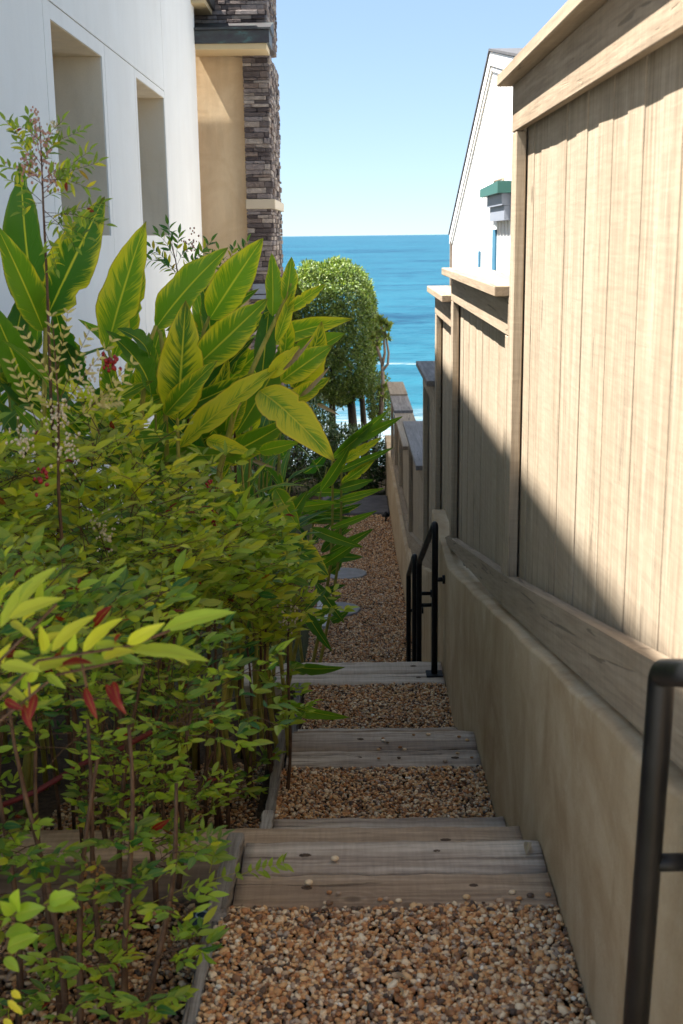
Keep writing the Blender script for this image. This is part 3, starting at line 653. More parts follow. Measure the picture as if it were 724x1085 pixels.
# ------------------------------------------------------------------ white house on the left
H = empty('white_house', (-2.3, 7, -3)); HT = 4.30; HB = -3.4
def panel(rects):
    m = MB()
    for (ya, yb, za, zb_) in rects: m.box((-2.6, ya, za), (-2.0, yb, zb_), 0.5)
    return m
j = 0.006
panel([(1.12, 8.45 - j, HB, HT)]).build('wall', M['white_stucco'], H)
panel([(8.45 + j, 13.87 - j, 1.57 + j, HT)]).build('wall', M['white_stucco'], H)
panel([(13.87 + j, 16.9, HB, HT)]).build('wall', M['white_stucco'], H)
panel([(10.52 + j, 11.95 - j, HB, 1.57 - j)]).build('wall', M['white_stucco'], H)
def surround(ya, yb, wa, wb, z0, z1):
    panel([(ya + j, wa, HB, 1.57 - j), (wb, yb - j, HB, 1.57 - j), (wa + 0.0005, wb - 0.0005, HB, z0), (wa + 0.0005, wb - 0.0005, z1, 1.57 - j)]).build('window_surround', M['white_stucco'], H)
    f = MB(); d = 0.003
    f.box((-2.592, wa, z0), (-2.012, wa + d, z1)); f.box((-2.592, wb - d, z0), (-2.012, wb, z1))
    f.box((-2.592, wa + d, z1 - d), (-2.012, wb - d, z1)); f.box((-2.592, wa + d, z0), (-2.012, wb - d, z0 + d))
    w = f.build('window_recess', M['reveal'], H)
    fr = MB()
    for q in ((wa + d, wa + 0.06, z0 + d, z1 - d), (wb - 0.06, wb - d, z0 + d, z1 - d), (wa + 0.06, wb - 0.06, z0 + d, z0 + 0.06), (wa + 0.06, wb - 0.06, z1 - 0.06, z1 - d)): fr.box((-2.59, q[0], q[2]), (-2.545, q[1], q[3]))
    fo = fr.build('frame', M['copper'], w); fo.location = (0, 0, 0)
    g = MB(); g.box((-2.575, wa + 0.06, z0 + 0.06), (-2.565, wb - 0.06, z1 - 0.06)); go = g.build('pane', M['glass'], w); go.location = (0, 0, 0)
surround(8.45, 10.52, 8.65, 10.40, 0.022, 1.455)
surround(11.95, 13.87, 12.05, 13.83, 0.022, 1.495)
m = MB(); m.box((-9, 1.12, HB), (-2.603, 16.9, HT)); m.build('body', M['white_stucco'], H)
m = MB(); m.box((-9.05, 1.10, HT + 0.001), (-1.985, 16.92, HT + 0.05)); m.build('parapet_cap', M['copper'], H)
tag(H, 'tall white stucco house with two deep tan window recesses on the left', 'house')

# ------------------------------------------------------------------ stone and tan stucco house behind it
S = empty('stone_house', (-1.6, 18, -3)); Y2 = 17.5; k2 = Y2 / 17.0
m = MB(); m.box((-6, Y2 + 0.12, -4.5), (-1.40, Y2 + 2.4, 6)); m.build('wall', M['tan_stucco'], S)
def ledge(xa, xb, ya, yb, za, zb_, skip=()):
    """stacked ledge stones: front face (towards the camera) and side face (towards the path)"""
    m = MB(); z = za
    m.box((xa + 0.02, ya + 0.02, za), (xb - 0.02, yb, zb_), 0.1)
    while z < zb_:
        h = random.uniform(0.035, 0.085); y = ya
        xx = xa
        while xx < xb:
            w = random.uniform(0.10, 0.32); w = min(w, xb - xx)
            if w < 0.04: break
            dpt = random.uniform(0.0, 0.035)
            m.box((xx, ya - dpt, z + 0.002), (xx + w - 0.004, ya + 0.03, z + h - 0.003), bev=0.006); xx += w
        while y < yb:
            w = random.uniform(0.12, 0.38); dpt = random.uniform(0.0, 0.035)
            m.box((xb - 0.03, y + 0.002, z + 0.002), (xb + dpt, min(y + w, yb) - 0.003, z + h - 0.003), bev=0.006); y += w
        z += h
    return m
xs0, xs1 = -1.425, -1.075
m = MB(); m.box((-7, Y2 + 2.41, -6), (-1.90, 25.5, 1.3)); m.build('rear_wall', M['tan_stucco'], S)
ledge(xs0, xs1, Y2, Y2 + 2.35, -4.2, 0.375).build('stone_pier', M['stone'], S)
ledge(xs0, xs1, Y2, Y2 + 2.35, 0.52, 2.42).build('stone_pier', M['stone'], S)
ledge(-2.2, xs1 - 0.02, Y2, Y2 + 2.35, 2.72, 5.2).build('upper_stone', M['stone'], S)
m = MB(); m.box((xs0 - 0.01, Y2 - 0.06, 0.38), (xs1 + 0.06, Y2 + 2.36, 0.515), bev=0.008); m.build('stone_band', M['cream'], S)
e2 = MB(); e2.box((-6, Y2 - 0.62, 2.43), (-1.05, Y2 + 0.02, 2.50)); e2.build('soffit', M['soffit'], S)
e2 = MB(); e2.box((-6, Y2 - 0.66, 2.50), (-1.01, Y2 + 0.04, 2.665), bev=0.004); e2.build('eave_fascia', M['copper'], S)
e2 = MB(); e2.prism([(Y2 - 0.70, 2.667), (Y2 - 0.70, 2.69), (Y2 + 0.01, 2.86), (Y2 + 0.01, 2.667)], 0, -6, -0.985); e2.build('eave_roof', M['copper'], S)
e2 = MB(); e2.box((-6, Y2 - 0.9, 2.96), (-1.82, Y2 - 0.02, 3.02)); e2.build('soffit', M['soffit'], S)
e2 = MB(); e2.box((-6, Y2 - 0.95, 3.021), (-1.78, Y2 - 0.02, 3.2)); e2.build('eave_fascia', M['copper'], S)
e2 = MB(); e2.box((xs0 + 0.06, Y2 - 0.09, -0.80), (xs0 + 0.30, Y2 - 0.04, -0.66)); e2.box((xs0 + 0.02, Y2 - 0.12, -0.87), (xs0 + 0.36, Y2 - 0.04, -0.815)); e2.build('window_sill', M['grey_paint'], S)
tag(S, 'stacked dark ledge stone and tan stucco house corner with copper eave', 'house')

# ------------------------------------------------------------------ white gabled house on the right, beyond the fence
G = empty('gabled_house', (4, 22, -3)); GX = 2.5
rp = [(13.0, 1.66), (21.7, 3.08), (29.76, 0.03)]
m = MB(); m.prism([(13.0, -6), (29.55, -6), (29.55, 0.0), (21.7, 2.97), (13.0, 1.55)], 0, GX + 0.02, 8.0); m.build('wall', M['white_paint'], G)
def along(pts, dz0, dz1, x0, x1, name, mat):
    m = MB(); m.prism([(y, z + dz1) for y, z in pts] + [(y, z + dz0) for y, z in pts[::-1]], 0, x0, x1); return m.build(name, mat, G)
along(rp, -0.27, -0.055, GX - 0.035, GX + 0.018, 'rake_board', M['white_paint'])
along([(13.0, 1.62), (21.7, 3.04), (29.8, -0.02)], -0.0, 0.04, GX - 0.06, 8.0, 'roof', M['shingle'])
along([(13.0, 1.38), (21.7, 2.80), (29.5, -0.15)], -0.08, -0.02, GX - 0.012, GX + 0.018, 'trim_board', M['white_paint'])
m = MB(); m.box((GX - 0.03, 29.56, -6), (GX + 0.3, 29.7, -0.05)); m.build('corner_board', M['pale_bark'], G)
m = MB(); y = 13.2
while y < 29.3:
    zt = float(np.interp(y, [13, 21.7, 29.55], [1.5, 2.92, -0.05])) - 0.3
    m.box((GX + 0.006, y, -6), (GX + 0.019, y + 0.04, zt)); y += 0.41
m.build('battens', M['white_paint'], G)
m = MB(); m.box((GX - 0.10, 18.9, 0.20), (GX + 0.018, 20.8, 0.42)); m.box((GX - 0.14, 18.9, 0.425), (GX + 0.018, 20.9, 0.60)); m.build('window_hood', M['grey_paint'], G)
m = MB(); m.prism([(18.8, 0.605), (21.3, 0.605), (21.3, 0.74), (18.8, 0.78)], 0, GX - 0.22, GX + 0.018); hr = m.build('hood_roof', M['teal_paint'], G)
for (ya, yb, za, zb_) in ((20.75, 21.15, -1.2, 0.07), (23.2, 23.45, -1.2, -0.32)):
    m = MB(); m.box((GX - 0.01, ya, za), (GX + 0.018, yb, zb_)); m.build('window', M['blue_paint'], G)
m = MB(); m.tube([(GX - 0.05, 19.5, 0.75), (GX - 0.05, 19.5, 0.84), (GX - 0.05, 20.6, 0.85), (GX - 0.05, 20.6, 0.74)], 0.02, 8); m.build('vent_pipe', M['pale_bark'], G)
tag(G, 'white gabled house with a teal hood roof showing above the fence', 'house')

# ------------------------------------------------------------------ vegetation
def perp_to(d, n):
    d = unit(d); n = np.asarray(n, float); return unit(n - d * (n @ d))
def rot_about(v, k, a):
    k = unit(k); return v * math.cos(a) + np.cross(k, v) * math.sin(a) + k * (k @ v) * (1 - math.cos(a))

def compound(bag, tubes, o, d, Ln, lsz, yel=0.0, tint=None, detail=3):
    """nandina-like leaf: rachis with paired pinnae carrying narrow leaflets"""
    d = unit(d); up = np.array((0, 0, 1.0)); n0 = perp_to(d, up + 0.01); sd = np.cross(d, n0)
    pts = [o + d * Ln * t - up * 0.22 * Ln * t * t for t in (0, 0.35, 0.7, 1.0)]
    tubes.append((pts, 0.0016))
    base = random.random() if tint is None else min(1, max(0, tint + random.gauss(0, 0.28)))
    def leaflet(p, dr, s, y):
        dr = unit(dr + rng.normal(0, 0.16, 3)); nn = unit(up * 0.7 + rng.normal(0, 0.5, 3) + np.array((0.15, -0.75, 0))); s = s * random.uniform(0.55, 1.35)
        bag.add(p, p + dr * s, s * random.uniform(0.27, 0.37), nn, random.uniform(0.02, 0.22), random.uniform(0.15, 0.5), min(1, max(0, base + random.gauss(0, 0.28))), (random.uniform(0.9, 1) if random.random() < 0.012 else min(0.8, max(0, y + random.gauss(0, 0.14)))))
    nodes = [(0.30, 0.55), (0.66, 0.42)]
    for t, ll in nodes:
        p = o + d * Ln * t - up * 0.22 * Ln * t * t
        for s in (-1, 1):
            pd = unit(d * 0.55 + sd * s * 0.9 + up * random.uniform(-0.15, 0.2)); l2 = Ln * ll
            e_ = p + pd * l2; q = p + pd * l2 * 0.55
            tubes.append(([p, q, e_], 0.0010))
            leaflet(e_, pd, lsz * 1.1, yel)
            ps = unit(np.cross(pd, up))
            for s2 in (-1, 1):
                leaflet(q, pd * 0.6 + ps * s2, lsz * 0.9, yel)
                leaflet(p + pd * l2 * 0.85, pd * 0.7 + ps * s2 * 0.8, lsz, yel)
    e_ = pts[-1]; leaflet(e_, d, lsz * 1.15, yel)
    for s in (-1, 1): leaflet(e_, d * 0.6 + sd * s, lsz, yel)

def thin_tubes(tubes, n=4):
    m = MB()
    for pts, r in tubes: m.tube(pts, [r * (1 - 0.5 * i / (len(pts) - 1)) for i in range(len(pts))], n, False)
    return m
def cluster(m, c, r, count, s, sq=1.4):
    for i in range(count):
        p = c + rng.normal(0, 1, 3) * np.array((r, r, r * sq)) * 0.5
        bmesh.ops.create_icosphere(m.bm, subdivisions=1, radius=s * random.uniform(0.7, 1.2), matrix=Matrix.Translation(p) @ Matrix.Diagonal((1, 1, 1.3, 1)))

def nandina(x, y, ztop, zlow, rad, ncane, nleaf, label, lsz=0.042, yel=0.1, tint=None, bloom=None, lean=0.1, lowleaf=4, cane_r=0.0065, canes_at=None, mat='nandina', leafL=(0.12, 0.27), nm='nandina_shrub', group='nandina shrubs'):
    zg = bz(y) if x < -0.35 else pz(y)
    t = empty(nm, (x, y, zg)); bag = LeafBag(); tubes = []
    tops = []
    for i in range(ncane):
        a = random.uniform(0, 6.28); r0 = random.uniform(0, 0.12)
        b0 = np.array((x + r0 * math.cos(a), y + r0 * math.sin(a), zg - 0.02)) if canes_at is None else np.array(canes_at[i][0], float)
        r1 = rad * random.uniform(0.1, 0.75)
        tp = np.array((x + r1 * math.cos(a), y + r1 * math.sin(a), random.uniform(zlow, zlow * 0.5 + ztop * 0.5))) if canes_at is None else np.array(canes_at[i][1], float)
        kn = 7; pts = []
        for k in range(kn + 1):
            q = k / kn; p = b0 + (tp - b0) * q + np.array((math.sin(q * 5 + i) * 0.012, math.cos(q * 4 + i * 2) * 0.012, 0)); pts.append(p)
        m = MB(); m.tube(pts, [cane_r * (1.15 - 0.6 * k / kn) * (1 + 0.12 * (k % 2)) for k in range(kn + 1)], 7); m.build('stem', M['cane'], t, True)
        tops.append(pts)
    for i in range(int(nleaf * 1.15)):
        pts = random.choice(tops)
        while True:
            q = rng.uniform(-1, 1, 3)
            if q @ q < 1: break
        c = np.array((x, y, (ztop + zlow) / 2)) + q * np.array((rad, rad, (ztop - zlow) / 2)) * (0.78 + 0.25 * random.random() ** 2)
        ax = np.array((x, y, c[2] - 0.05)) + rng.normal(0, 0.05, 3); dr = c - ax; dr[2] += random.uniform(0.02, 0.26); dr += rng.normal(0, 0.04, 3)
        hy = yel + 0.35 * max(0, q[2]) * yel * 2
        compound(bag, tubes, c - unit(dr) * 0.05, dr, random.uniform(*leafL), lsz * random.uniform(0.8, 1.35), hy, tint)
    for i in range(lowleaf):
        pts = random.choice(tops); k = random.uniform(0.12, 0.75); p = pts[0] + (pts[-1] - pts[0]) * k
        a = random.uniform(-2.6, 0.8); compound(bag, tubes, p, np.array((math.cos(a), math.sin(a), 0.45)), random.uniform(0.09, 0.15), lsz * 0.95, 0.05, 0.6)
    bag.build('foliage', M[mat], t, 4, 2)
    if tubes: thin_tubes(tubes).build('twigs', M['cane'], t)
    for (p, kind, cnt) in (bloom or ()):
        m = MB(); cluster(m, np.array(p), {'bloom': 0.034, 'dry': 0.030, 'pink': 0.042, 'berry': 0.022}[kind], cnt, {'bloom': 0.0035, 'dry': 0.0042, 'pink': 0.0042, 'berry': 0.0052}[kind])
        m.build({'bloom': 'flower_cluster', 'dry': 'seed_cluster', 'pink': 'flower_cluster', 'berry': 'berry_cluster'}[kind], M[kind], t, True)
    tag(t, label, 'shrub', group); return t

# foreground left, bare canes with leafy tops
c1 = [((at(95 + i * 1.0, 1120, 2.1)), at(60, 700, 2.35)) for i in range(0)]
def cane(px0, py0, px1, py1, Y0, Y1): return (at(px0, py0, Y0), at(px1, py1, Y1))
nandina(-0.78, 2.35, -0.62, -1.02, 0.30, 7, 42, 'nandina with six bare brown canes in the lower left foreground, leafy above', 0.040, 0.10, None,
        [(at(100, 925, 2.3), 'dry', 40), (at(75, 990, 2.3), 'dry', 50), (at(100, 955, 2.3), 'dry', 30)], lowleaf=30,
        canes_at=[cane(70, 1090, 15, 740, 2.2, 2.4), cane(60, 1080, 38, 790, 2.3, 2.45), cane(80, 1100, 100, 800, 2.15, 2.35), cane(118, 1090, 88, 760, 2.2, 2.4), cane(140, 1090, 133, 770, 2.15, 2.35), cane(155, 1100, 190, 830, 2.1, 2.35), cane(20, 1090, 0, 780, 2.3, 2.4)])
nandina(-0.50, 2.75, -0.88, -1.28, 0.26, 4, 34, 'nandina with sparse bright green sprigs just left of the nearest timbers', 0.036, 0.04, 0.45, lowleaf=26,
        canes_at=[cane(165, 960, 130, 740, 2.75, 2.8), cane(185, 940, 205, 750, 2.8, 2.85), cane(120, 960, 150, 700, 2.7, 2.75), cane(112, 900, 105, 740, 2.85, 2.85)])
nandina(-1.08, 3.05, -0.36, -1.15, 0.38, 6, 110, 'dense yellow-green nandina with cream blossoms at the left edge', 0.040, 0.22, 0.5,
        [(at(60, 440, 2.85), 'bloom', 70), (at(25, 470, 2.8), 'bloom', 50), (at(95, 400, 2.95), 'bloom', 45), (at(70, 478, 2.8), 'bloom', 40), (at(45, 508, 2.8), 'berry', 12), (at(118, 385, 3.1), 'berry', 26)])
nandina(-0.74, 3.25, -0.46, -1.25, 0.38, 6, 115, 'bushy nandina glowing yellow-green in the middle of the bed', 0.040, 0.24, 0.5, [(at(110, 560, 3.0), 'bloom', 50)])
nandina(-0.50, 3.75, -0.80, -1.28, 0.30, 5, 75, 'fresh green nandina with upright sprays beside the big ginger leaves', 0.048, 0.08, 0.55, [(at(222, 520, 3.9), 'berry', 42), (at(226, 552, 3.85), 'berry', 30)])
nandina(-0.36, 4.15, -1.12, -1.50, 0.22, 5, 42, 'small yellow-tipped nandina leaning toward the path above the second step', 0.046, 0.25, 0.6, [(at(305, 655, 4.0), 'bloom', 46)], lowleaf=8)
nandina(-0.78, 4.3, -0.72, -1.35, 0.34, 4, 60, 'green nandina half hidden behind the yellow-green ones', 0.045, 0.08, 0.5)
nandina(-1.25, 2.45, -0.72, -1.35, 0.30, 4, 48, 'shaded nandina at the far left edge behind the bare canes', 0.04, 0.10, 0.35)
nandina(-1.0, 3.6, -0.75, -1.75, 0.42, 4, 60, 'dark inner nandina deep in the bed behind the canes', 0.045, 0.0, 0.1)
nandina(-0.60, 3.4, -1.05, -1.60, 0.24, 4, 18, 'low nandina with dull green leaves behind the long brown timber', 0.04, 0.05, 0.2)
# golden sprays
def golden():
    t = empty('golden_nandina', at(75, 500, 2.9)); bag = LeafBag(); tubes = []
    for (x0, y0, x1, y1) in ((62, 430, 55, 335), (62, 420, 25, 350), (65, 420, 95, 350), (68, 430, 118, 362), (90, 440, 140, 385), (60, 440, 30, 400), (75, 450, 130, 405), (60, 400, 72, 332), (40, 450, 12, 385), (96, 430, 125, 425)):
        a, b_ = at(x0, y0, 2.85), at(x1, y1, 2.8); tubes.append(([a, (a + b_) / 2 + V_(0, 0, 0.008), b_], 0.0013)); d = unit(b_ - a)
        for k in range(7):
            q = 0.25 + 0.75 * k / 6; p = a + (b_ - a) * q
            for s in (-1, 1):
                sd = unit(np.cross(d, V_(0, -1, 0))) * s; dr = unit(d * 0.8 + sd * 0.75 + rng.normal(0, 0.12, 3))
                bag.add(p, p + dr * random.uniform(0.016, 0.026), 0.008, V_(0, -1, 0.5) + rng.normal(0, 0.3, 3), 0.1, 0.3, None, random.random() * 0.6)
    m = MB(); m.tube([V_(at(62, 520, 2.95)[0], 2.95, bz(2.95)), at(62, 520, 2.92), at(62, 430, 2.85), at(56, 340, 2.82)], [0.006, 0.005, 0.003, 0.0015], 6); m.build('stem', M['cane'], t, True)
    bag.build('foliage', M['gold_leaf'], t, 3, 2); thin_tubes(tubes).build('twigs', M['cane'], t)
    tag(t, 'golden ferny sprays rising above the cream blossoms at left', 'shrub')
golden()
def spray_plant(nm, stem, twigs, Y, lsz, mat, label, rnd, yel, blooms=(), r0=0.006):
    """airy upright shrub: one thin stem, side twigs with small paired leaflets"""
    P = [at(x, y, Y) for x, y in stem]; t = empty(nm, (P[0][0], P[0][1], bz(Y))); bag = LeafBag(); tubes = []
    m = MB(); m.tube([V_(P[0][0] - 0.02, Y, bz(Y) - 0.02)] + P, [r0] + [r0 * (0.8 - 0.6 * k / (len(P) - 1)) for k in range(len(P))], 7); m.build('stem', M['cane'], t, True)
    for (x0, y0, x1, y1) in twigs:
        a, b_ = at(x0, y0, Y), at(x1, y1, Y + random.uniform(-0.09, 0.09)); c = (a + b_) / 2 + V_(0, 0, 0.012); tubes.append(([a, c, b_], 0.0011)); d = unit(b_ - a); ln = np.linalg.norm(b_ - a)
        n = max(2, int(ln / (lsz * 0.62)))
        for k in range(n):
            q = 0.3 + 0.7 * k / n; p = a + (b_ - a) * q + V_(0, 0, 0.012 * 4 * q * (1 - q) * 0.5)
            for sg in (-1, 1):
                dr = unit(d * 0.7 + unit(np.cross(d, V_(0, -1, 0.2))) * sg * 0.8 + rng.normal(0, 0.28, 3)); st = p + dr * lsz * 0.25
                bag.add(p, p + dr * lsz * random.uniform(0.7, 1.15), lsz * 0.32, V_(0, -0.6, 0.8) + rng.normal(0, 0.45, 3), 0.15, 0.35, min(1, max(0, rnd + random.gauss(0, 0.25))), yel if random.random() < 0.75 else random.uniform(0.3, 0.97))
        bag.add(b_, b_ + d * lsz, lsz * 0.33, V_(0, -0.7, 0.7), 0.15, 0.3, rnd, yel)
    bag.build('foliage', M[mat], t, 4, 2); thin_tubes(tubes).build('twigs', M['cane'], t)
    for (x, y, kind, cnt, rr, sq) in blooms:
        m = MB(); cluster(m, at(x, y, Y), rr, cnt, 0.0034, sq); m.build('flower_cluster', M[kind], t, True)
    tag(t, label, 'shrub', 'nandina shrubs'); return t
spray_plant('nandina_shrub', [(54, 420), (50, 300), (46, 220), (44, 165), (42, 130)], [(46, 215, 8, 190), (46, 205, 95, 160), (45, 190, 75, 178), (46, 222, 80, 262), (47, 230, 98, 232), (47, 240, 108, 215), (45, 185, 18, 150), (44, 175, 6, 128),
    (44, 170, 30, 122), (43, 160, 66, 128), (44, 165, 88, 138), (45, 200, 104, 172), (48, 245, 60, 285), (47, 235, 92, 252), (46, 215, 22, 225), (45, 195, 0, 175), (43, 150, 14, 132), (44, 180, 58, 150), (46, 210, 70, 205), (47, 225, 112, 238), (46, 200, 28, 170), (45, 190, 96, 200)],
    3.4, 0.034, 'nandina', 'tall thin nandina with pink blossom in front of the first window recess', 0.45, 0.12, [(44, 150, 'pink', 60, 0.028, 2.2), (28, 178, 'pink', 50, 0.028, 1.2), (54, 185, 'pink', 55, 0.028, 1.4), (38, 128, 'pink', 25, 0.012, 3.0), (56, 132, 'bloom', 16, 0.014, 1.2)])
spray_plant('nandina_shrub', [(196, 330), (190, 300), (186, 275), (178, 245)], [(188, 290, 160, 262), (187, 285, 156, 275), (186, 275, 168, 248), (184, 265, 178, 238), (188, 280, 200, 262), (190, 290, 214, 268), (192, 300, 224, 256), (190, 295, 176, 282), (187, 272, 190, 248)],
    4.6, 0.040, 'nandina', 'small dark green nandina sprig against the white wall', 0.15, 0.0, [(205, 255, 'pink', 22, 0.024, 2.0), (198, 262, 'pink', 12, 0.02, 1.5)])
spray_plant('nandina_shrub', [(246, 330), (244, 300), (240, 280)], [(244, 300, 222, 268), (242, 290, 232, 264), (242, 285, 248, 262), (244, 295, 262, 256)], 4.9, 0.036, 'nandina', 'tiny green leaf tips peeping over the ginger before the tan stucco wall', 0.3, 0.0)
# near spray of larger soft leaves entering from the left edge
def near_spray():
    t = empty('leafy_branch', at(0, 760, 1.55)); Yn = 1.62
    bag = LeafBag()
    Ls = [(0, 665, 62, 600), (10, 655, 68, 634), (0, 640, 12, 620), (20, 640, 35, 615), (55, 690, 102, 652), (48, 690, 42, 662), (88, 690, 130, 655), (75, 690, 80, 672), (135, 682, 175, 660), (172, 668, 250, 649), (140, 690, 222, 701), (175, 690, 200, 705),
          (0, 705, 45, 712), (20, 712, 80, 700), (0, 725, 30, 745), (60, 708, 128, 700), (50, 715, 70, 730)]
    for (a, b_, c, d) in Ls:
        Y = Yn + random.uniform(-0.1, 0.12); p, q = at(a, b_, Y), at(c, d, Y - 0.03); l = np.linalg.norm(q - p)
        bag.add(p, q, l * 0.21 + 0.004, V_(0.1, -0.75, 0.9) + rng.normal(0, 0.2, 3), 0.12, 0.3, random.uniform(0.5, 1.0), random.uniform(0.05, 0.45))
    for (a, b_, c, d) in ((25, 745, 35, 775), (38, 735, 30, 765), (90, 728, 103, 762), (112, 725, 134, 757), (120, 722, 126, 745), (5, 742, 25, 752)):
        p, q = at(a, b_, Yn), at(c, d, Yn - 0.02); bag.add(p, q, 0.014, V_(0.1, -1, 0.3) + rng.normal(0, 0.2, 3), 0.2, 0.3, 0.5, 0.97)
    for i in range(26):
        a, b_ = random.choice([(10, 700), (40, 695), (70, 700), (100, 690), (20, 660), (130, 688), (60, 712), (30, 730)]); an = random.uniform(-1.3, 1.6); ln = random.uniform(18, 42); Y = Yn + random.uniform(-0.03, 0.16)
        a += random.uniform(-10, 10); b_ += random.uniform(-8, 8); p, q = at(a, b_, Y), at(a + ln * math.cos(an), b_ - ln * math.sin(an) * 0.6, Y - 0.02)
        bag.add(p, q, np.linalg.norm(q - p) * 0.28 + 0.003, V_(0.1, -0.8, 0.7) + rng.normal(0, 0.35, 3), 0.18, 0.4, random.uniform(0.1, 0.9), random.choice([0.05, 0.2, 0.5, 0.93]))
    bag.build('foliage', M['nandina'], t, 8, 4, 0.08)
    m = MB()
    for pts in ([(-30, 900), (0, 700), (60, 640)], [(-20, 760), (40, 700), (90, 692), (140, 684), (180, 668)], [(-20, 780), (60, 715), (130, 700)], [(30, 715), (32, 745)], [(85, 695), (92, 728)]):
        m.tube([at(a, b_, Yn) for a, b_ in pts], 0.0022, 6)
    m.tube([V_(-0.62, 1.7, bz(1.7) - 0.02), V_(-0.60, 1.68, -1.2), at(-30, 900, Yn)], [0.006, 0.005, 0.0025], 6)
    m.build('twigs', M['cane'], t, True)
    tag(t, 'out-of-focus branch with large yellow-green and red-tipped leaves entering at left', 'branch')
    t = empty('leafy_branch', at(0, 980, 1.6)); bag = LeafBag(); Yn = 1.6
    for (a, b_, c, d) in ((18, 965, 20, 942), (16, 970, 48, 962), (15, 968, 0, 955), (52, 955, 80, 948), (50, 960, 85, 962), (8, 1005, 42, 992), (6, 990, 34, 986), (5, 1015, 20, 1030), (0, 985, 12, 975)):
        p, q = at(a, b_, Yn), at(c, d, Yn - 0.02); l = np.linalg.norm(q - p)
        bag.add(p, q, l * 0.42 + 0.004, V_(0.1, -0.7, 0.9) + rng.normal(0, 0.15, 3), 0.12, 0.25, random.uniform(0.7, 1.0), 0.05)
    for (a, b_, c, d) in ((8, 1060, 24, 1075), (12, 1050, 22, 1058), (4, 1080, 14, 1090)):
        p, q = at(a, b_, Yn), at(c, d, Yn); bag.add(p, q, 0.012, V_(0, -1, 1), 0.1, 0.2, 1, 0.7)
    bag.build('foliage', M['nandina'], t, 8, 4, 0.05)
    m = MB(); m.tube([at(-20, 1010, Yn), at(14, 968, Yn), at(52, 958, Yn)], 0.0018, 6); m.tube([at(-20, 1025, Yn), at(5, 1005, Yn), at(10, 990, Yn)], 0.0018, 6)
    m.tube([V_(-0.56, 1.62, bz(1.6) - 0.02), at(-20, 1025, Yn), at(-20, 1010, Yn)], 0.003, 6); m.build('twigs', M['cane'], t, True)
    tag(t, 'small near sprig of bright green rounded leaves at the lower left edge', 'branch')
near_spray()
# sprigs overhanging the first timber end
def sprig():
    t = empty('sprig', at(200, 960, 2.6)); bag = LeafBag(); tubes = []
    for (x0, y0, x1, y1) in ((150, 962, 250, 925), (165, 935, 215, 880), (222, 925, 232, 895), (250, 930, 300, 915)):
        a, b_ = at(x0, y0, 2.55), at(x1, y1, 2.55); tubes.append(([a, (a + b_) / 2 + V_(0, 0, 0.01), b_], 0.0014)); d = unit(b_ - a)
        for k in range(6):
            p = a + (b_ - a) * (0.3 + 0.14 * k)
            for s in (-1, 1):
                dr = unit(d * 0.7 + unit(np.cross(d, V_(0, -1, 0.3))) * s + rng.normal(0, 0.2, 3))
                bag.add(p, p + dr * random.uniform(0.022, 0.036), 0.012, V_(0, -0.6, 1) + rng.normal(0, 0.3, 3), 0.15, 0.3, random.uniform(0.3, 0.9), 0.1)
    bag.build('foliage', M['nandina'], t, 4, 2); thin_tubes(tubes).build('twigs', M['stalk'], t)
    tag(t, 'thin green sprig hanging over the left end of the nearest timbers', 'sprig')
sprig()

# ---------- variegated ginger
def hero(t, x0, y0, x1, y1, Y0, Y1, wpx, yel, rnd=0.5, roll=0.0, droop=0.15, fold=0.42, mat='ginger', ripple=0.16):
    p, q = at(x0, y0, Y0), at(x1, y1, Y1); Ym = (Y0 + Y1) / 2
    n = perp_to(q - p, V_(0.15, -1, 0.45)); n = rot_about(n, q - p, roll)
    bag = LeafBag(); bag.add(p, q, wpx * Ym / FPX / max(0.3, abs(math.cos(roll))) * 1.0, n, droop, fold, rnd, yel)
    return bag.build('leaf', M[mat], t, 22, 8, ripple, 0.78)
def ginger_fill(t, x, y, z0, z1, n, spread, Lr=(0.28, 0.5), yel=(0.1, 0.7), rnd=(0, 0.9), stalks=5, dirs=None, wf=0.2):
    bag = LeafBag(); zg = min(bz(y), pz(y))
    for s in range(stalks):
        a = random.uniform(0, 6.28) if dirs is None else random.uniform(*dirs); lean = random.uniform(0.15, 0.9) * spread
        b0 = np.array((x + random.uniform(-0.12, 0.12), y + random.uniform(-0.12, 0.12), zg - 0.02)); ht = random.uniform(z0 * 0.3 + z1 * 0.7, z1)
        tp = np.array((x + lean * math.cos(a), y + lean * math.sin(a), ht)); mid = (b0 + tp) / 2 + V_(0, 0, 0.08)
        cr = lambda q: (1 - q) ** 2 * b0 + 2 * q * (1 - q) * mid + q * q * tp
        m = MB(); m.tube([cr(q) for q in np.linspace(0, 1, 8)], [0.011 - 0.007 * q for q in np.linspace(0, 1, 8)], 8); m.build('stem', M['stalk'], t, True)
        k = max(3, n // stalks)
        for i in range(k):
            zq = z0 + (ht - z0) * (i + 0.5) / k; q = np.clip((zq - zg) / (ht - zg), 0, 1); p = cr(q); tn = unit(cr(min(1, q + 0.05)) - cr(max(0, q - 0.05)))
            sd = rot_about(perp_to(tn, V_(math.cos(a), math.sin(a), 0.1)), tn, (math.pi if i % 2 else 0) + random.uniform(-0.7, 0.7)) if dirs is None else perp_to(tn, V_(math.cos(a + random.uniform(-.6, .6)), math.sin(a + random.uniform(-.6, .6)), 0.1))
            d = unit(tn * random.uniform(0.6, 1.1) + sd * random.uniform(0.5, 1.0)); Ln = random.uniform(*Lr)
            tip = p + d * Ln; tip[2] -= Ln * random.uniform(0, 0.35)
            bag.add(p, tip, Ln * random.uniform(wf * 0.85, wf * 1.2), V_(0, 0, 1) + unit(tn) * 0.3 + rng.normal(0, 0.25, 3), random.uniform(0.1, 0.35), 0.25, random.uniform(*rnd), random.uniform(*yel))
    bag.build('foliage', M['ginger'], t, 10, 4, 0.12)
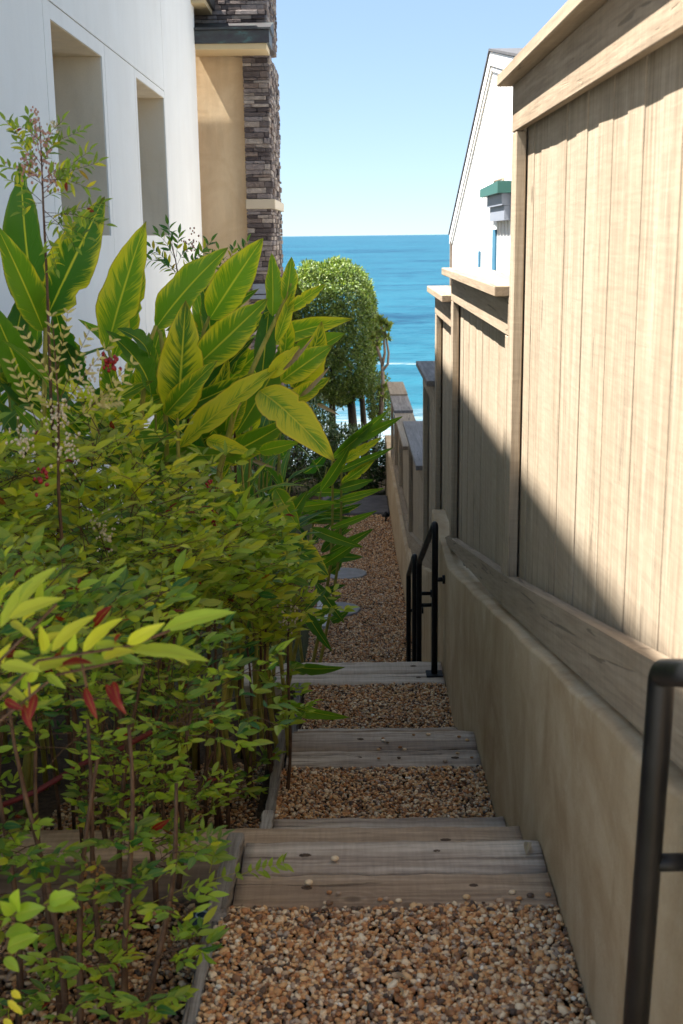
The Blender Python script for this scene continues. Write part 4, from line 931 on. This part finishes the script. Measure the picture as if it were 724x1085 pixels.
def ginger(x, y, label):
    t = empty('ginger_plant', (x, y, bz(y))); tag(t, label, 'ginger plant', 'variegated ginger plants'); return t
def stalk(t, pts, r=(0.012, 0.006), mat='stalk'):
    P = [at(*p) if len(p) == 3 and abs(p[0]) > 3 else np.array(p, float) for p in pts]
    P = [np.array(p, float) for p in P]
    # resample smoothly
    out = []
    for i in range(len(P) - 1):
        p0 = P[max(i - 1, 0)]; p1 = P[i]; p2 = P[i + 1]; p3 = P[min(i + 2, len(P) - 1)]
        for q in np.linspace(0, 1, 5)[:-1]:
            out.append(0.5 * ((2 * p1) + (p2 - p0) * q + (2 * p0 - 5 * p1 + 4 * p2 - p3) * q * q + (3 * p1 - p0 - 3 * p2 + p3) * q ** 3))
    out.append(P[-1]); n = len(out)
    m = MB(); m.tube(out, [r[0] + (r[1] - r[0]) * i / (n - 1) for i in range(n)], 9); m.build('stem', M[mat], t, True)
def gpt(x, y, ): return (x, y, bz(y) - 0.02)

# left group, tall leaves before the white wall
t = ginger(-1.25, 4.1, 'tall ginger with dark green striped upright leaves at the left edge')
hero(t, 50, 335, 111, 208, 3.9, 3.8, 52, 0.42, 0.15, 0.25, 0.10, 0.25)
hero(t, 40, 345, 22, 172, 4.1, 4.0, 50, 0.10, 0.25, -0.2, 0.12)
hero(t, 46, 350, -4, 238, 3.9, 3.7, 40, 0.35, 0.75, 0.1, 0.12)
hero(t, 30, 420, -12, 318, 3.7, 3.5, 40, 0.05, 0.5, 0.2)
hero(t, 60, 420, 2, 360, 3.7, 3.5, 16, 0.05, 0.9, 0.5)
hero(t, 10, 400, 30, 300, 3.9, 3.9, 30, 0.1, 0.1, 0.0)
stalk(t, [gpt(-1.2, 4.0), (45, 470, 3.9), (48, 340, 3.9)])
ginger_fill(t, -1.25, 4.3, -1.5, -0.45, 16, 0.3, stalks=4, rnd=(0, 0.5), yel=(0, 0.4))
t = ginger(-0.95, 4.4, 'ginger with a broad yellow-green leaf standing against the white wall')
hero(t, 113, 372, 155, 234, 4.2, 4.1, 46, 0.62, 0.85, -0.1, 0.08, 0.22)
hero(t, 120, 380, 150, 262, 4.4, 4.4, 26, 0.5, 0.8, 0.5)
hero(t, 160, 420, 112, 350, 4.0, 3.8, 30, 0.05, 0.3, 0.5, 0.25)
hero(t, 158, 378, 124, 348, 3.9, 3.8, 22, 0.0, 0.25, 0.4, 0.35)
stalk(t, [gpt(-0.95, 4.3), (140, 520, 4.1), (115, 370, 4.2)]); stalk(t, [gpt(-0.85, 4.2), (150, 440, 4.0), (165, 345, 4.0)])
ginger_fill(t, -1.0, 4.6, -1.5, -0.35, 14, 0.3, stalks=4, rnd=(0, 0.8), yel=(0, 0.6))
t = ginger(-0.72, 4.6, 'ginger with the widest striped yellow and green leaves, centre of the bed')
hero(t, 165, 348, 242, 262, 4.3, 4.2, 42, 0.38, 0.85, -0.15, 0.12, 0.2)
hero(t, 222, 338, 279, 252, 4.5, 4.4, 42, 0.45, 0.95, 0.1, 0.08, 0.2)
hero(t, 188, 446, 197, 318, 4.2, 4.1, 52, 0.62, 0.35, 0.05, 0.12, 0.22)
hero(t, 208, 388, 284, 316, 4.35, 4.3, 40, 0.5, 0.8, 0.3, 0.10, 0.25)
hero(t, 192, 448, 270, 358, 4.5, 4.5, 26, 0.30, 0.05, -0.3, 0.12)
hero(t, 205, 400, 276, 345, 4.5, 4.5, 22, 0.3, 0.2, 0.0)
hero(t, 150, 420, 172, 340, 4.5, 4.5, 34, 0.45, 0.7, 0.2)
hero(t, 170, 430, 158, 352, 4.4, 4.4, 26, 0.3, 0.6, -0.4)
stalk(t, [gpt(-0.7, 4.5), (190, 560, 4.2), (188, 440, 4.2)]); stalk(t, [gpt(-0.75, 4.6), (175, 420, 4.3), (166, 345, 4.3)]); stalk(t, [gpt(-0.66, 4.6), (210, 420, 4.5), (222, 335, 4.5)])
ginger_fill(t, -0.75, 4.9, -1.5, -0.45, 14, 0.3, stalks=4, rnd=(0.1, 0.9), yel=(0.1, 0.6))
t = ginger(-0.5, 4.7, 'ginger with a thick yellow stalk and the drooping yellow-edged leaf in front')
hero(t, 275, 414, 355, 489, 4.2, 3.95, 46, 0.78, 1.0, 0.1, 0.30, 0.18, ripple=0.05)
hero(t, 190, 474, 300, 385, 4.2, 4.2, 32, 0.75, 0.95, -0.2, 0.10)
hero(t, 285, 400, 318, 366, 4.2, 4.2, 20, 0.98, 0.95, 0.1)
hero(t, 298, 404, 352, 366, 4.5, 4.5, 32, 0.5, 0.9, 0.1)
hero(t, 289, 335, 288, 268, 4.4, 4.4, 22, 0.35, 0.8, 0.3, 0.05)
hero(t, 303, 320, 309, 272, 4.4, 4.4, 20, 0.45, 0.8, 0.2, 0.05)
hero(t, 303, 330, 345, 301, 4.4, 4.4, 15, 0.6, 0.95, 0.3, 0.08)
hero(t, 293, 362, 312, 306, 4.4, 4.4, 16, 0.7, 0.95, 0.2, 0.05)
hero(t, 277, 405, 286, 318, 4.5, 4.6, 26, 0.05, 0.15, 0.0, 0.1)
hero(t, 250, 460, 310, 355, 4.6, 4.7, 30, 0.2, 0.5, 0.3)
hero(t, 300, 430, 350, 400, 4.7, 4.7, 22, 0.6, 0.8, 0.2)
hero(t, 219, 466, 270, 482, 4.1, 4.0, 19, 0.85, 0.95, 0.2, 0.3)
hero(t, 275, 478, 318, 468, 4.2, 4.15, 17, 0.25, 1.0, 0.3, 0.2)
hero(t, 232, 462, 262, 420, 4.4, 4.4, 26, 0.4, 0.8, 0.1)
for (a, b_, c, d, w) in ((300, 392, 333, 356, 5), (318, 420, 350, 388, 6), (268, 488, 292, 496, 5), (312, 380, 318, 368, 7), (336, 428, 360, 440, 5)):
    hero(t, a, b_, c, d, 4.15, 4.1, w, 0.5, 0.6, 0.3, 0.4, 0.6, 'dry_leaf')
stalk(t, [gpt(-0.42, 4.5), (232, 560, 4.3), (242, 462, 4.3), (268, 390, 4.35), (300, 322, 4.4), (309, 300, 4.4)], (0.014, 0.006))
ginger_fill(t, -0.5, 5.0, -1.7, -0.7, 16, 0.3, stalks=4, rnd=(0.0, 0.9), yel=(0.1, 0.7))
t = ginger(-0.42, 4.45, 'ginger with a torn yellow leaf hanging over lower striped leaves')
hero(t, 200, 532, 246, 590, 4.0, 3.9, 34, 0.95, 1.0, 0.1, 0.25, 0.15)
hero(t, 188, 570, 245, 600, 4.0, 3.9, 24, 0.35, 0.6, 0.2, 0.35)
hero(t, 245, 585, 300, 588, 4.3, 4.2, 30, 0.1, 0.6, 0.2, 0.25)
hero(t, 296, 568, 349, 612, 4.3, 4.2, 30, 0.45, 0.15, 0.0, 0.3, 0.15)
hero(t, 292, 518, 318, 562, 4.4, 4.3, 22, 0.3, 0.8, 0.2, 0.25)
hero(t, 300, 560, 326, 520, 4.6, 4.6, 20, 0.1, 0.3, 0.0)
hero(t, 250, 580, 228, 530, 4.3, 4.3, 22, 0.1, 0.3, 0.2)
stalk(t, [gpt(-0.46, 4.3), (238, 760, 4.25), (236, 640, 4.2), (205, 540, 4.0)], (0.011, 0.006))
stalk(t, [gpt(-0.31, 4.35), (277, 720, 4.3), (280, 640, 4.3)]); stalk(t, [gpt(-0.52, 4.0), (240, 700, 4.0), (236, 620, 4.0)], (0.010, 0.006)); stalk(t, [gpt(-0.28, 4.5), (283, 720, 4.35), (288, 600, 4.3), (292, 520, 4.4)], (0.011, 0.006)); stalk(t, [gpt(-0.25, 4.45), (297, 690, 4.3), (285, 600, 4.3)], (0.010, 0.005))
ginger_fill(t, -0.48, 4.75, -1.9, -1.15, 14, 0.3, stalks=4, rnd=(0, 0.6), yel=(0, 0.4))
t = ginger(-0.45, 5.7, 'green ginger overhanging the third timber step with long low leaves')
hero(t, 306, 702, 366, 707, 5.2, 5.0, 15, 0.05, 0.45, 0.5, 0.3)
hero(t, 287, 738, 371, 760, 4.6, 4.5, 16, 0.08, 0.9, 0.5, 0.25)
hero(t, 318, 537, 357, 532, 5.2, 5.1, 14, 0.2, 0.9, 0.3, 0.25)
hero(t, 330, 560, 385, 580, 5.8, 5.7, 14, 0.05, 0.5, 0.3, 0.35)
hero(t, 340, 600, 382, 572, 6.0, 5.9, 12, 0.05, 0.5, 0.3, 0.1)
hero(t, 335, 618, 365, 660, 5.6, 5.5, 14, 0.05, 0.2, 0.3, 0.2)
hero(t, 320, 640, 352, 690, 5.6, 5.5, 14, 0.05, 0.2, 0.3, 0.3)
hero(t, 345, 625, 315, 660, 5.5, 5.4, 12, 0.05, 0.3, 0.3, 0.3)
stalk(t, [gpt(-0.36, 5.4), (322, 640, 5.3), (330, 560, 5.3)], (0.010, 0.006)); stalk(t, [gpt(-0.33, 5.2), (310, 660, 5.2), (318, 600, 5.2)], (0.010, 0.006))
ginger_fill(t, -0.50, 5.8, -2.2, -1.1, 26, 0.30, stalks=6, rnd=(0.0, 0.5), yel=(0, 0.25), wf=0.17)
t = ginger(-0.32, 7.9, 'ginger with spiky green leaves reaching over the gravel toward the fence')
for (a, b_, c, d, w, yl, r) in ((352, 486, 412, 434, 14, 0.08, 0.8), (358, 480, 396, 448, 12, 0.05, 0.6), (368, 470, 427, 441, 12, 0.05, 0.75), (360, 490, 405, 463, 12, 0.75, 0.95), (358, 500, 417, 474, 10, 0.1, 0.5), (362, 512, 398, 486, 12, 0.55, 0.9),
        (360, 518, 396, 508, 12, 0.1, 0.5), (358, 530, 408, 517, 9, 0.3, 0.8), (350, 560, 400, 541, 9, 0.05, 0.8), (350, 585, 396, 560, 12, 0.05, 0.4), (345, 590, 385, 590, 12, 0.05, 0.2), (340, 520, 372, 470, 14, 0.3, 0.6)):
    hero(t, a, b_, c, d, 7.4, 7.3, w, yl, r, 0.3, 0.12, 0.3)
for i in range(26):
    px, py = random.uniform(318, 352), random.uniform(500, 665); an = random.uniform(0.1, 1.35); ln = random.uniform(34, 62) if py < 585 else random.uniform(18, 30); Yq = 7.1 + (665 - py) / 165 * 1.5
    hero(t, px, py, px + ln * math.cos(an - 0.35), py - ln * math.sin(an - 0.35) * 0.7, Yq, Yq - 0.1, random.uniform(7, 12), random.uniform(0, 0.35), random.random() * 0.8, random.uniform(-0.3, 0.7), random.uniform(0.15, 0.4))
stalk(t, [gpt(-0.3, 7.7), (350, 600, 7.5), (352, 480, 7.4)], (0.013, 0.007)); stalk(t, [gpt(-0.25, 7.6), (358, 600, 7.5), (362, 500, 7.4)], (0.012, 0.007))
ginger_fill(t, -0.45, 8.1, -2.5, -1.2, 30, 0.35, (0.35, 0.55), stalks=7, rnd=(0.0, 0.7), yel=(0, 0.35), wf=0.16)
t = ginger(-0.6, 6.9, 'dark green ginger filling the shade between the two taller ones')
ginger_fill(t, -0.62, 6.9, -2.4, -1.0, 36, 0.35, (0.35, 0.55), stalks=8, rnd=(0.0, 0.5), yel=(0, 0.3), wf=0.17)
t = ginger(-0.75, 9.6, 'farther ginger clump behind the spiky leaves, left of the stepping stones')
ginger_fill(t, -0.85, 9.6, -2.7, -1.4, 36, 0.4, (0.35, 0.55), stalks=8, rnd=(0.0, 0.6), yel=(0, 0.3), wf=0.17)
t = ginger(-1.1, 6.0, 'rear ginger clump hidden mostly behind the wide striped leaves')
ginger_fill(t, -1.1, 6.0, -2.2, -0.55, 50, 0.45, (0.35, 0.55), stalks=10, rnd=(0.0, 0.8), yel=(0, 0.5), wf=0.18)
t = ginger(-1.45, 5.0, 'rear ginger clump in the corner under the first window recess')
ginger_fill(t, -1.45, 5.0, -2.0, -0.35, 40, 0.4, (0.35, 0.55), stalks=8, rnd=(0.0, 0.6), yel=(0, 0.4), wf=0.18)

t = ginger(-0.85, 4.95, 'dense middle ginger clump whose leaves overlap behind the wide striped ones')
for i in range(34):
    px, py = random.uniform(120, 330), random.uniform(345, 500); an = random.gauss(0.25, 0.75); ln = random.uniform(60, 110); Yq = random.uniform(4.65, 5.3)
    if py < 380 and (px > 300 or px < 150): continue
    hero(t, px, py, px + ln * math.sin(an), py - ln * math.cos(an) * 0.8, Yq, Yq - random.uniform(0, 0.2), random.uniform(18, 34), random.uniform(0.1, 0.75), random.random(), random.uniform(-0.5, 0.5), random.uniform(0.1, 0.3))
for i in range(16):
    px, py = random.uniform(-5, 90), random.uniform(360, 440); an = random.gauss(0.0, 0.5); ln = random.uniform(60, 105); Yq = random.uniform(4.3, 4.8)
    hero(t, px, py, px + ln * math.sin(an), py - ln * math.cos(an) * 0.8, Yq, Yq - random.uniform(0, 0.2), random.uniform(20, 34), random.uniform(0.0, 0.35), random.random() * 0.7, random.uniform(-0.5, 0.5), random.uniform(0.1, 0.3))
for i in range(22):
    px, py = random.uniform(70, 240), random.uniform(430, 520); an = random.gauss(0.1, 0.8); ln = random.uniform(60, 105); Yq = random.uniform(4.0, 4.5)
    hero(t, px, py, px + ln * math.sin(an), py - ln * math.cos(an) * 0.8, Yq, Yq - random.uniform(0, 0.2), random.uniform(18, 32), random.uniform(0.1, 0.65), random.random() * 0.9, random.uniform(-0.5, 0.5), random.uniform(0.1, 0.35))
ginger_fill(t, -0.85, 4.95, -1.9, -0.9, 20, 0.35, stalks=5, rnd=(0, 0.7), yel=(0, 0.5))

# red hose lying behind canes
m = MB(); m.tube([at(-20, 862, 2.85), at(40, 838, 2.85), at(90, 808, 2.88), at(120, 798, 2.9), at(160, 776, 3.0)], 0.0075, 12)
o = m.build('hose', M['redhose'], None, True); tag(o, 'dull red hose slung low behind the brown shrub canes at left', 'hose')

# ---------- clipped tree and shrubs at the far end
def leafcloud(bag, fn, n, size, yelf=0.1, upb=0.6):
    for i in range(n):
        p, nrm = fn(); s = size * random.uniform(0.7, 1.3)
        d = unit(rng.normal(0, 1, 3) + nrm * 0.6 + V_(0, 0, 0.5)); nn = unit(nrm + rng.normal(0, 0.6, 3) + V_(0, 0, upb))
        bag.add(p, p + d * s, s * 0.42, nn, 0.1, 0.2, random.random(), max(0, min(1, random.gauss(yelf, 0.12))))
def tree(cx, cy, zc, rx, ry, rz, zg, n, label, trunks):
    t = empty('clipped_tree', (cx, cy, zg))
    for (ax, ay, bx, by, bz_, r) in trunks:
        m = MB(); m.tube([(ax, ay, zg - 0.1), (ax * 0.6 + bx * 0.4 + 0.02, ay, zg * 0.6 + bz_ * 0.4), (bx, by, bz_), (bx, by, bz_ + 0.5)], [r * 1.3, r, r * 0.8, r * 0.4], 9); m.build('trunk', M['trunk'], t, True)
    bag = LeafBag()
    def fn():
        while True:
            u = unit(rng.normal(0, 1, 3)); e = 3.2
            s = (abs(u[0]) ** e + abs(u[1]) ** e + abs(u[2]) ** e) ** (-1 / e)
            k = 1 - abs(random.gauss(0, 0.13)); l = 1 + 0.04 * math.sin(u[0] * 9 + u[2] * 7) + 0.04 * math.sin(u[1] * 13 + u[2] * 11)
            p = V_(cx, cy, zc) + u * s * V_(rx, ry, rz) * k * l
            if u[2] < -0.3 and math.sin(p[0] * 17) * math.sin(p[1] * 13) > 0.75: continue
            return p, u
    leafcloud(bag, fn, n, 0.058, 0.08)
    bag.build('crown', M['tree_leaf'], t, 3, 2)
    tw = []
    for i in range(22):
        u = unit(rng.normal(0, 1, 3)); tw.append(([V_(cx, cy, zc - rz * 0.7), V_(cx, cy, zc) + u * V_(rx, ry, rz) * 0.45, V_(cx, cy, zc) + u * V_(rx, ry, rz) * 0.9], 0.012))
    thin_tubes(tw).build('limbs', M['trunk'], t)
    tag(t, label, 'tree'); return t
tree(-0.29, 21.2, -1.68, 0.80, 0.85, 1.22, -4.1, 48000, 'densely clipped round-topped tree, sunlit on its right, in front of the sea', [(0.08, 21.1, 0.02, 21.2, -2.7, 0.085), (0.27, 21.3, 0.22, 21.2, -2.7, 0.06), (-0.35, 21.0, -0.3, 21.1, -2.7, 0.07), (0.45, 21.0, 0.40, 21.1, -2.6, 0.05)])
def bush(cx, cy, cz, rx, ry, rz, n, label, size=0.05, mat='ivy_leaf', yelf=0.05):
    t = empty('bush', (cx, cy, cz - rz)); bag = LeafBag()
    def fn():
        u = unit(rng.normal(0, 1, 3)); k = 1 - abs(random.gauss(0, 0.16)); l = 1 + 0.10 * math.sin(u[0] * 7 + cx) * math.sin(u[1] * 8 + u[2] * 5)
        p = V_(cx, cy, cz) + u * V_(rx, ry, rz) * k * l
        return p, u
    leafcloud(bag, fn, n, size, yelf); bag.build('foliage', M[mat], t, 3, 2)
    tw = [([V_(cx, cy, cz - rz), V_(cx, cy, cz) + u * V_(rx, ry, rz) * 0.4, V_(cx, cy, cz) + u * V_(rx, ry, rz) * 0.85], 0.010) for u in unit(rng.normal(0, 1, (24, 3)) + V_(0, 0, 0.6))]
    thin_tubes(tw).build('branches', M['trunk'], t); tag(t, label, 'bush'); return t
bush(0.02, 16.65, -3.12, 0.56, 0.62, 0.52, 6500, 'dark green leafy bush filling the end of the path beside the fence')
bush(-0.95, 16.6, -2.85, 0.80, 0.7, 0.80, 4200, 'dark bush below the clipped tree, left of the path end')
bush(-0.80, 19.2, -3.15, 0.60, 0.5, 0.80, 5000, 'dark foliage between the clipped tree trunks and the ginger', 0.06)
bush(0.52, 20.3, -2.75, 0.22, 0.4, 0.50, 2600, 'narrow shadowy bush between the clipped tree and the last fence panel', 0.05, 'tree_leaf', 0.1)
bush(-1.2, 22.6, -2.4, 0.7, 0.6, 1.0, 3000, 'olive bush behind the clipped tree at the stone house foot', 0.06, 'tree_leaf', 0.1)
# bare-branched succulent shrub next to the clipped tree
t = empty('succulent_shrub', (0.55, 19.6, -3.9)); Yp = 19.6
def pl(pts, r):
    m = MB(); P = [at(x, y, Yp + dy) for x, y, dy in pts]; n = len(P); m.tube(P, [r * (1 - 0.45 * i / (n - 1)) for i in range(n)], 8); m.build('branch', M['pale_bark'], t, True); return P
pl([(404, 440, 0), (406, 405, 0), (405, 385, 0), (400, 368, 0), (399, 350, 0.05)], 0.035)
pl([(405, 388, 0), (408, 374, -0.05), (407, 358, 0), (404, 345, 0)], 0.026)
pl([(406, 392, 0), (411, 386, 0), (412, 374, 0), (410, 362, 0), (408, 350, 0)], 0.024)
bag = LeafBag()
for (x, y) in ((404, 342), (399, 350), (409, 350), (407, 342), (412, 345), (400, 365), (404, 356), (395, 358), (402, 338), (411, 357), (406, 420), (408, 410), (401, 412)):
    c = at(x, y, Yp)
    for i in range(34):
        d = unit(rng.normal(0, 1, 3) + V_(0, 0, 0.5)); bag.add(c, c + d * random.uniform(0.06, 0.12), 0.042, unit(rng.normal(0, 1, 3)), 0.1, 0.2, random.random(), random.uniform(0, 0.5))
bag.build('foliage', M['tree_leaf'], t, 3, 2); tag(t, 'twisting bare-branched shrub with leaf tufts, right of the clipped tree', 'shrub')

# ------------------------------------------------------------------ sea
def sea():
    m, nt = newmat('sea'); tc = nt.nodes.new('ShaderNodeTexCoord'); geo = nt.nodes.new('ShaderNodeSeparateXYZ'); L(nt, tc.outputs['Object'], geo.inputs[0])
    Yc = geo.outputs[1]
    lg = math_(nt, 'LOGARITHM', math_(nt, 'MAXIMUM', Yc, 10.0), 10.0)
    v1 = coords(nt, scale=(0.25, 1, 1)); v2 = coords(nt, scale=(0.35, 1, 1))
    n1 = noise(nt, v1, 0.06, 6, 0.6, 0.4); n2 = noise(nt, v2, 0.5, 6, 0.65, 0.3); n3 = noise(nt, v1, 0.006, 5, 0.6)
    depth = math_(nt, 'ADD', lg, math_(nt, 'MULTIPLY', math_(nt, 'SUBTRACT', n1, 0.5), 0.35))
    c = ramp(nt, math_(nt, 'MULTIPLY', math_(nt, 'SUBTRACT', depth, 1.9), 0.5), [(0.0, (0.008, 0.085, 0.105)), (0.13, (0.004, 0.052, 0.085)), (0.32, (0.003, 0.028, 0.070)), (0.6, (0.003, 0.022, 0.062)), (1.0, (0.008, 0.030, 0.070))])
    # wind streaks and swell at several sizes, so that every distance shows some
    for sc_, ds, am in ((0.55, 40, 0.6), (0.2, 200, 0.8), (0.07, 800, 0.7), (0.02, 4000, 0.6), (0.004, 4000, 0.4)):
        q_ = noise(nt, coords(nt, scale=(0.7, 1, 1)), sc_, 4, 0.6, 0.4)
        c = mix(nt, math_(nt, 'MULTIPLY', ramp(nt, q_, [(0.40, (0, 0, 0)), (0.62, (1, 1, 1))]), am * 0.6), c, (0.02, 0.105, 0.145))
        c = mix(nt, math_(nt, 'MULTIPLY', ramp(nt, q_, [(0.30, (1, 1, 1)), (0.47, (0, 0, 0))]), am * 0.6), c, (0.0008, 0.010, 0.036))
    # breaking foam: one thin line and the surf near the shore
    wob = math_(nt, 'MULTIPLY', math_(nt, 'SUBTRACT', n1, 0.5), 26.0)
    yy = math_(nt, 'ADD', Yc, wob)
    f1 = math_(nt, 'SUBTRACT', 1.0, math_(nt, 'DIVIDE', math_(nt, 'ABSOLUTE', math_(nt, 'SUBTRACT', math_(nt, 'ADD', yy, math_(nt, 'MULTIPLY', geo.outputs[0], 0.25)), 177.0)), 2.2), clamp=True)
    f2 = math_(nt, 'DIVIDE', math_(nt, 'SUBTRACT', 128.0, yy), 16.0, clamp=True)
    fn = ramp(nt, noise(nt, coords(nt, scale=(0.5, 1, 1)), 0.7, 8, 0.75), [(0.38, (0, 0, 0)), (0.6, (1, 1, 1))])
    fo = math_(nt, 'MULTIPLY', math_(nt, 'MAXIMUM', math_(nt, 'MULTIPLY', f1, 1.2), f2), fn, clamp=True)
    fl = math_(nt, 'MULTIPLY', ramp(nt, noise(nt, v2, 0.16, 7, 0.7), [(0.66, (0, 0, 0)), (0.74, (1, 1, 1))]), 0.4)
    c = mix(nt, math_(nt, 'MAXIMUM', fo, fl), c, (0.28, 0.31, 0.31))
    h = math_(nt, 'ADD', math_(nt, 'MULTIPLY', n1, 3.0), n2)
    finish(nt, c, 0.35, bump(nt, h, 0.8, 1.0), spec=0.03)
    V = []; 
    xs = [-60000, -6000, -600, -100, -40, 0, 40, 100, 600, 6000, 60000]; ys = [30, 60, 120, 240, 500, 1000, 4000, 20000, 90000]
    for y in ys:
        for x in xs: V.append((x, y, -18.0))
    nx = len(xs); F = [(i * nx + j_, i * nx + j_ + 1, (i + 1) * nx + j_ + 1, (i + 1) * nx + j_) for i in range(len(ys) - 1) for j_ in range(nx - 1)]
    o = mesh_arrays('sea', V, F, m, smooth=False); tag(o, kind='structure')
sea()

# ------------------------------------------------------------------ light
sd = unit(V_(-1.0, -0.15, 2.0))          # direction towards the sun
el = math.asin(sd[2]); az = math.atan2(sd[0], sd[1])     # azimuth measured from +Y towards +X
w = bpy.data.worlds.new('World'); scene.world = w; w.use_nodes = True; nt = w.node_tree; nt.nodes.clear()
sk = nt.nodes.new('ShaderNodeTexSky'); sk.sky_type = 'NISHITA'; sk.sun_disc = False
sk.sun_elevation = el; sk.sun_rotation = az; sk.altitude = 4200; sk.air_density = 1.0; sk.dust_density = 0.0; sk.ozone_density = 1.6
bg = nt.nodes.new('ShaderNodeBackground'); bg.inputs[1].default_value = 0.050; ow = nt.nodes.new('ShaderNodeOutputWorld')
gm = nt.nodes.new('ShaderNodeGamma'); gm.inputs[1].default_value = 0.45; L(nt, sk.outputs[0], gm.inputs[0])
L(nt, mix(nt, 1.0, gm.outputs[0], (1.25, 1.50, 1.74), 'MULTIPLY'), bg.inputs[0]); L(nt, bg.outputs[0], ow.inputs[0])
sl = bpy.data.lights.new('sun', 'SUN'); sl.energy = 3.7; sl.angle = R(0.53); sl.color = (1.0, 0.96, 0.90)
so = bpy.data.objects.new('sun', sl); col.objects.link(so); so.rotation_euler = Vector(-sd).to_track_quat('-Z', 'Y').to_euler()

scene.view_settings.view_transform = 'Standard'; scene.view_settings.look = 'None'; scene.view_settings.gamma = 1.0
scene.view_settings.exposure = 2.6
scene.cycles.max_bounces = 8; scene.cycles.diffuse_bounces = 8; scene.cycles.transparent_max_bounces = 8
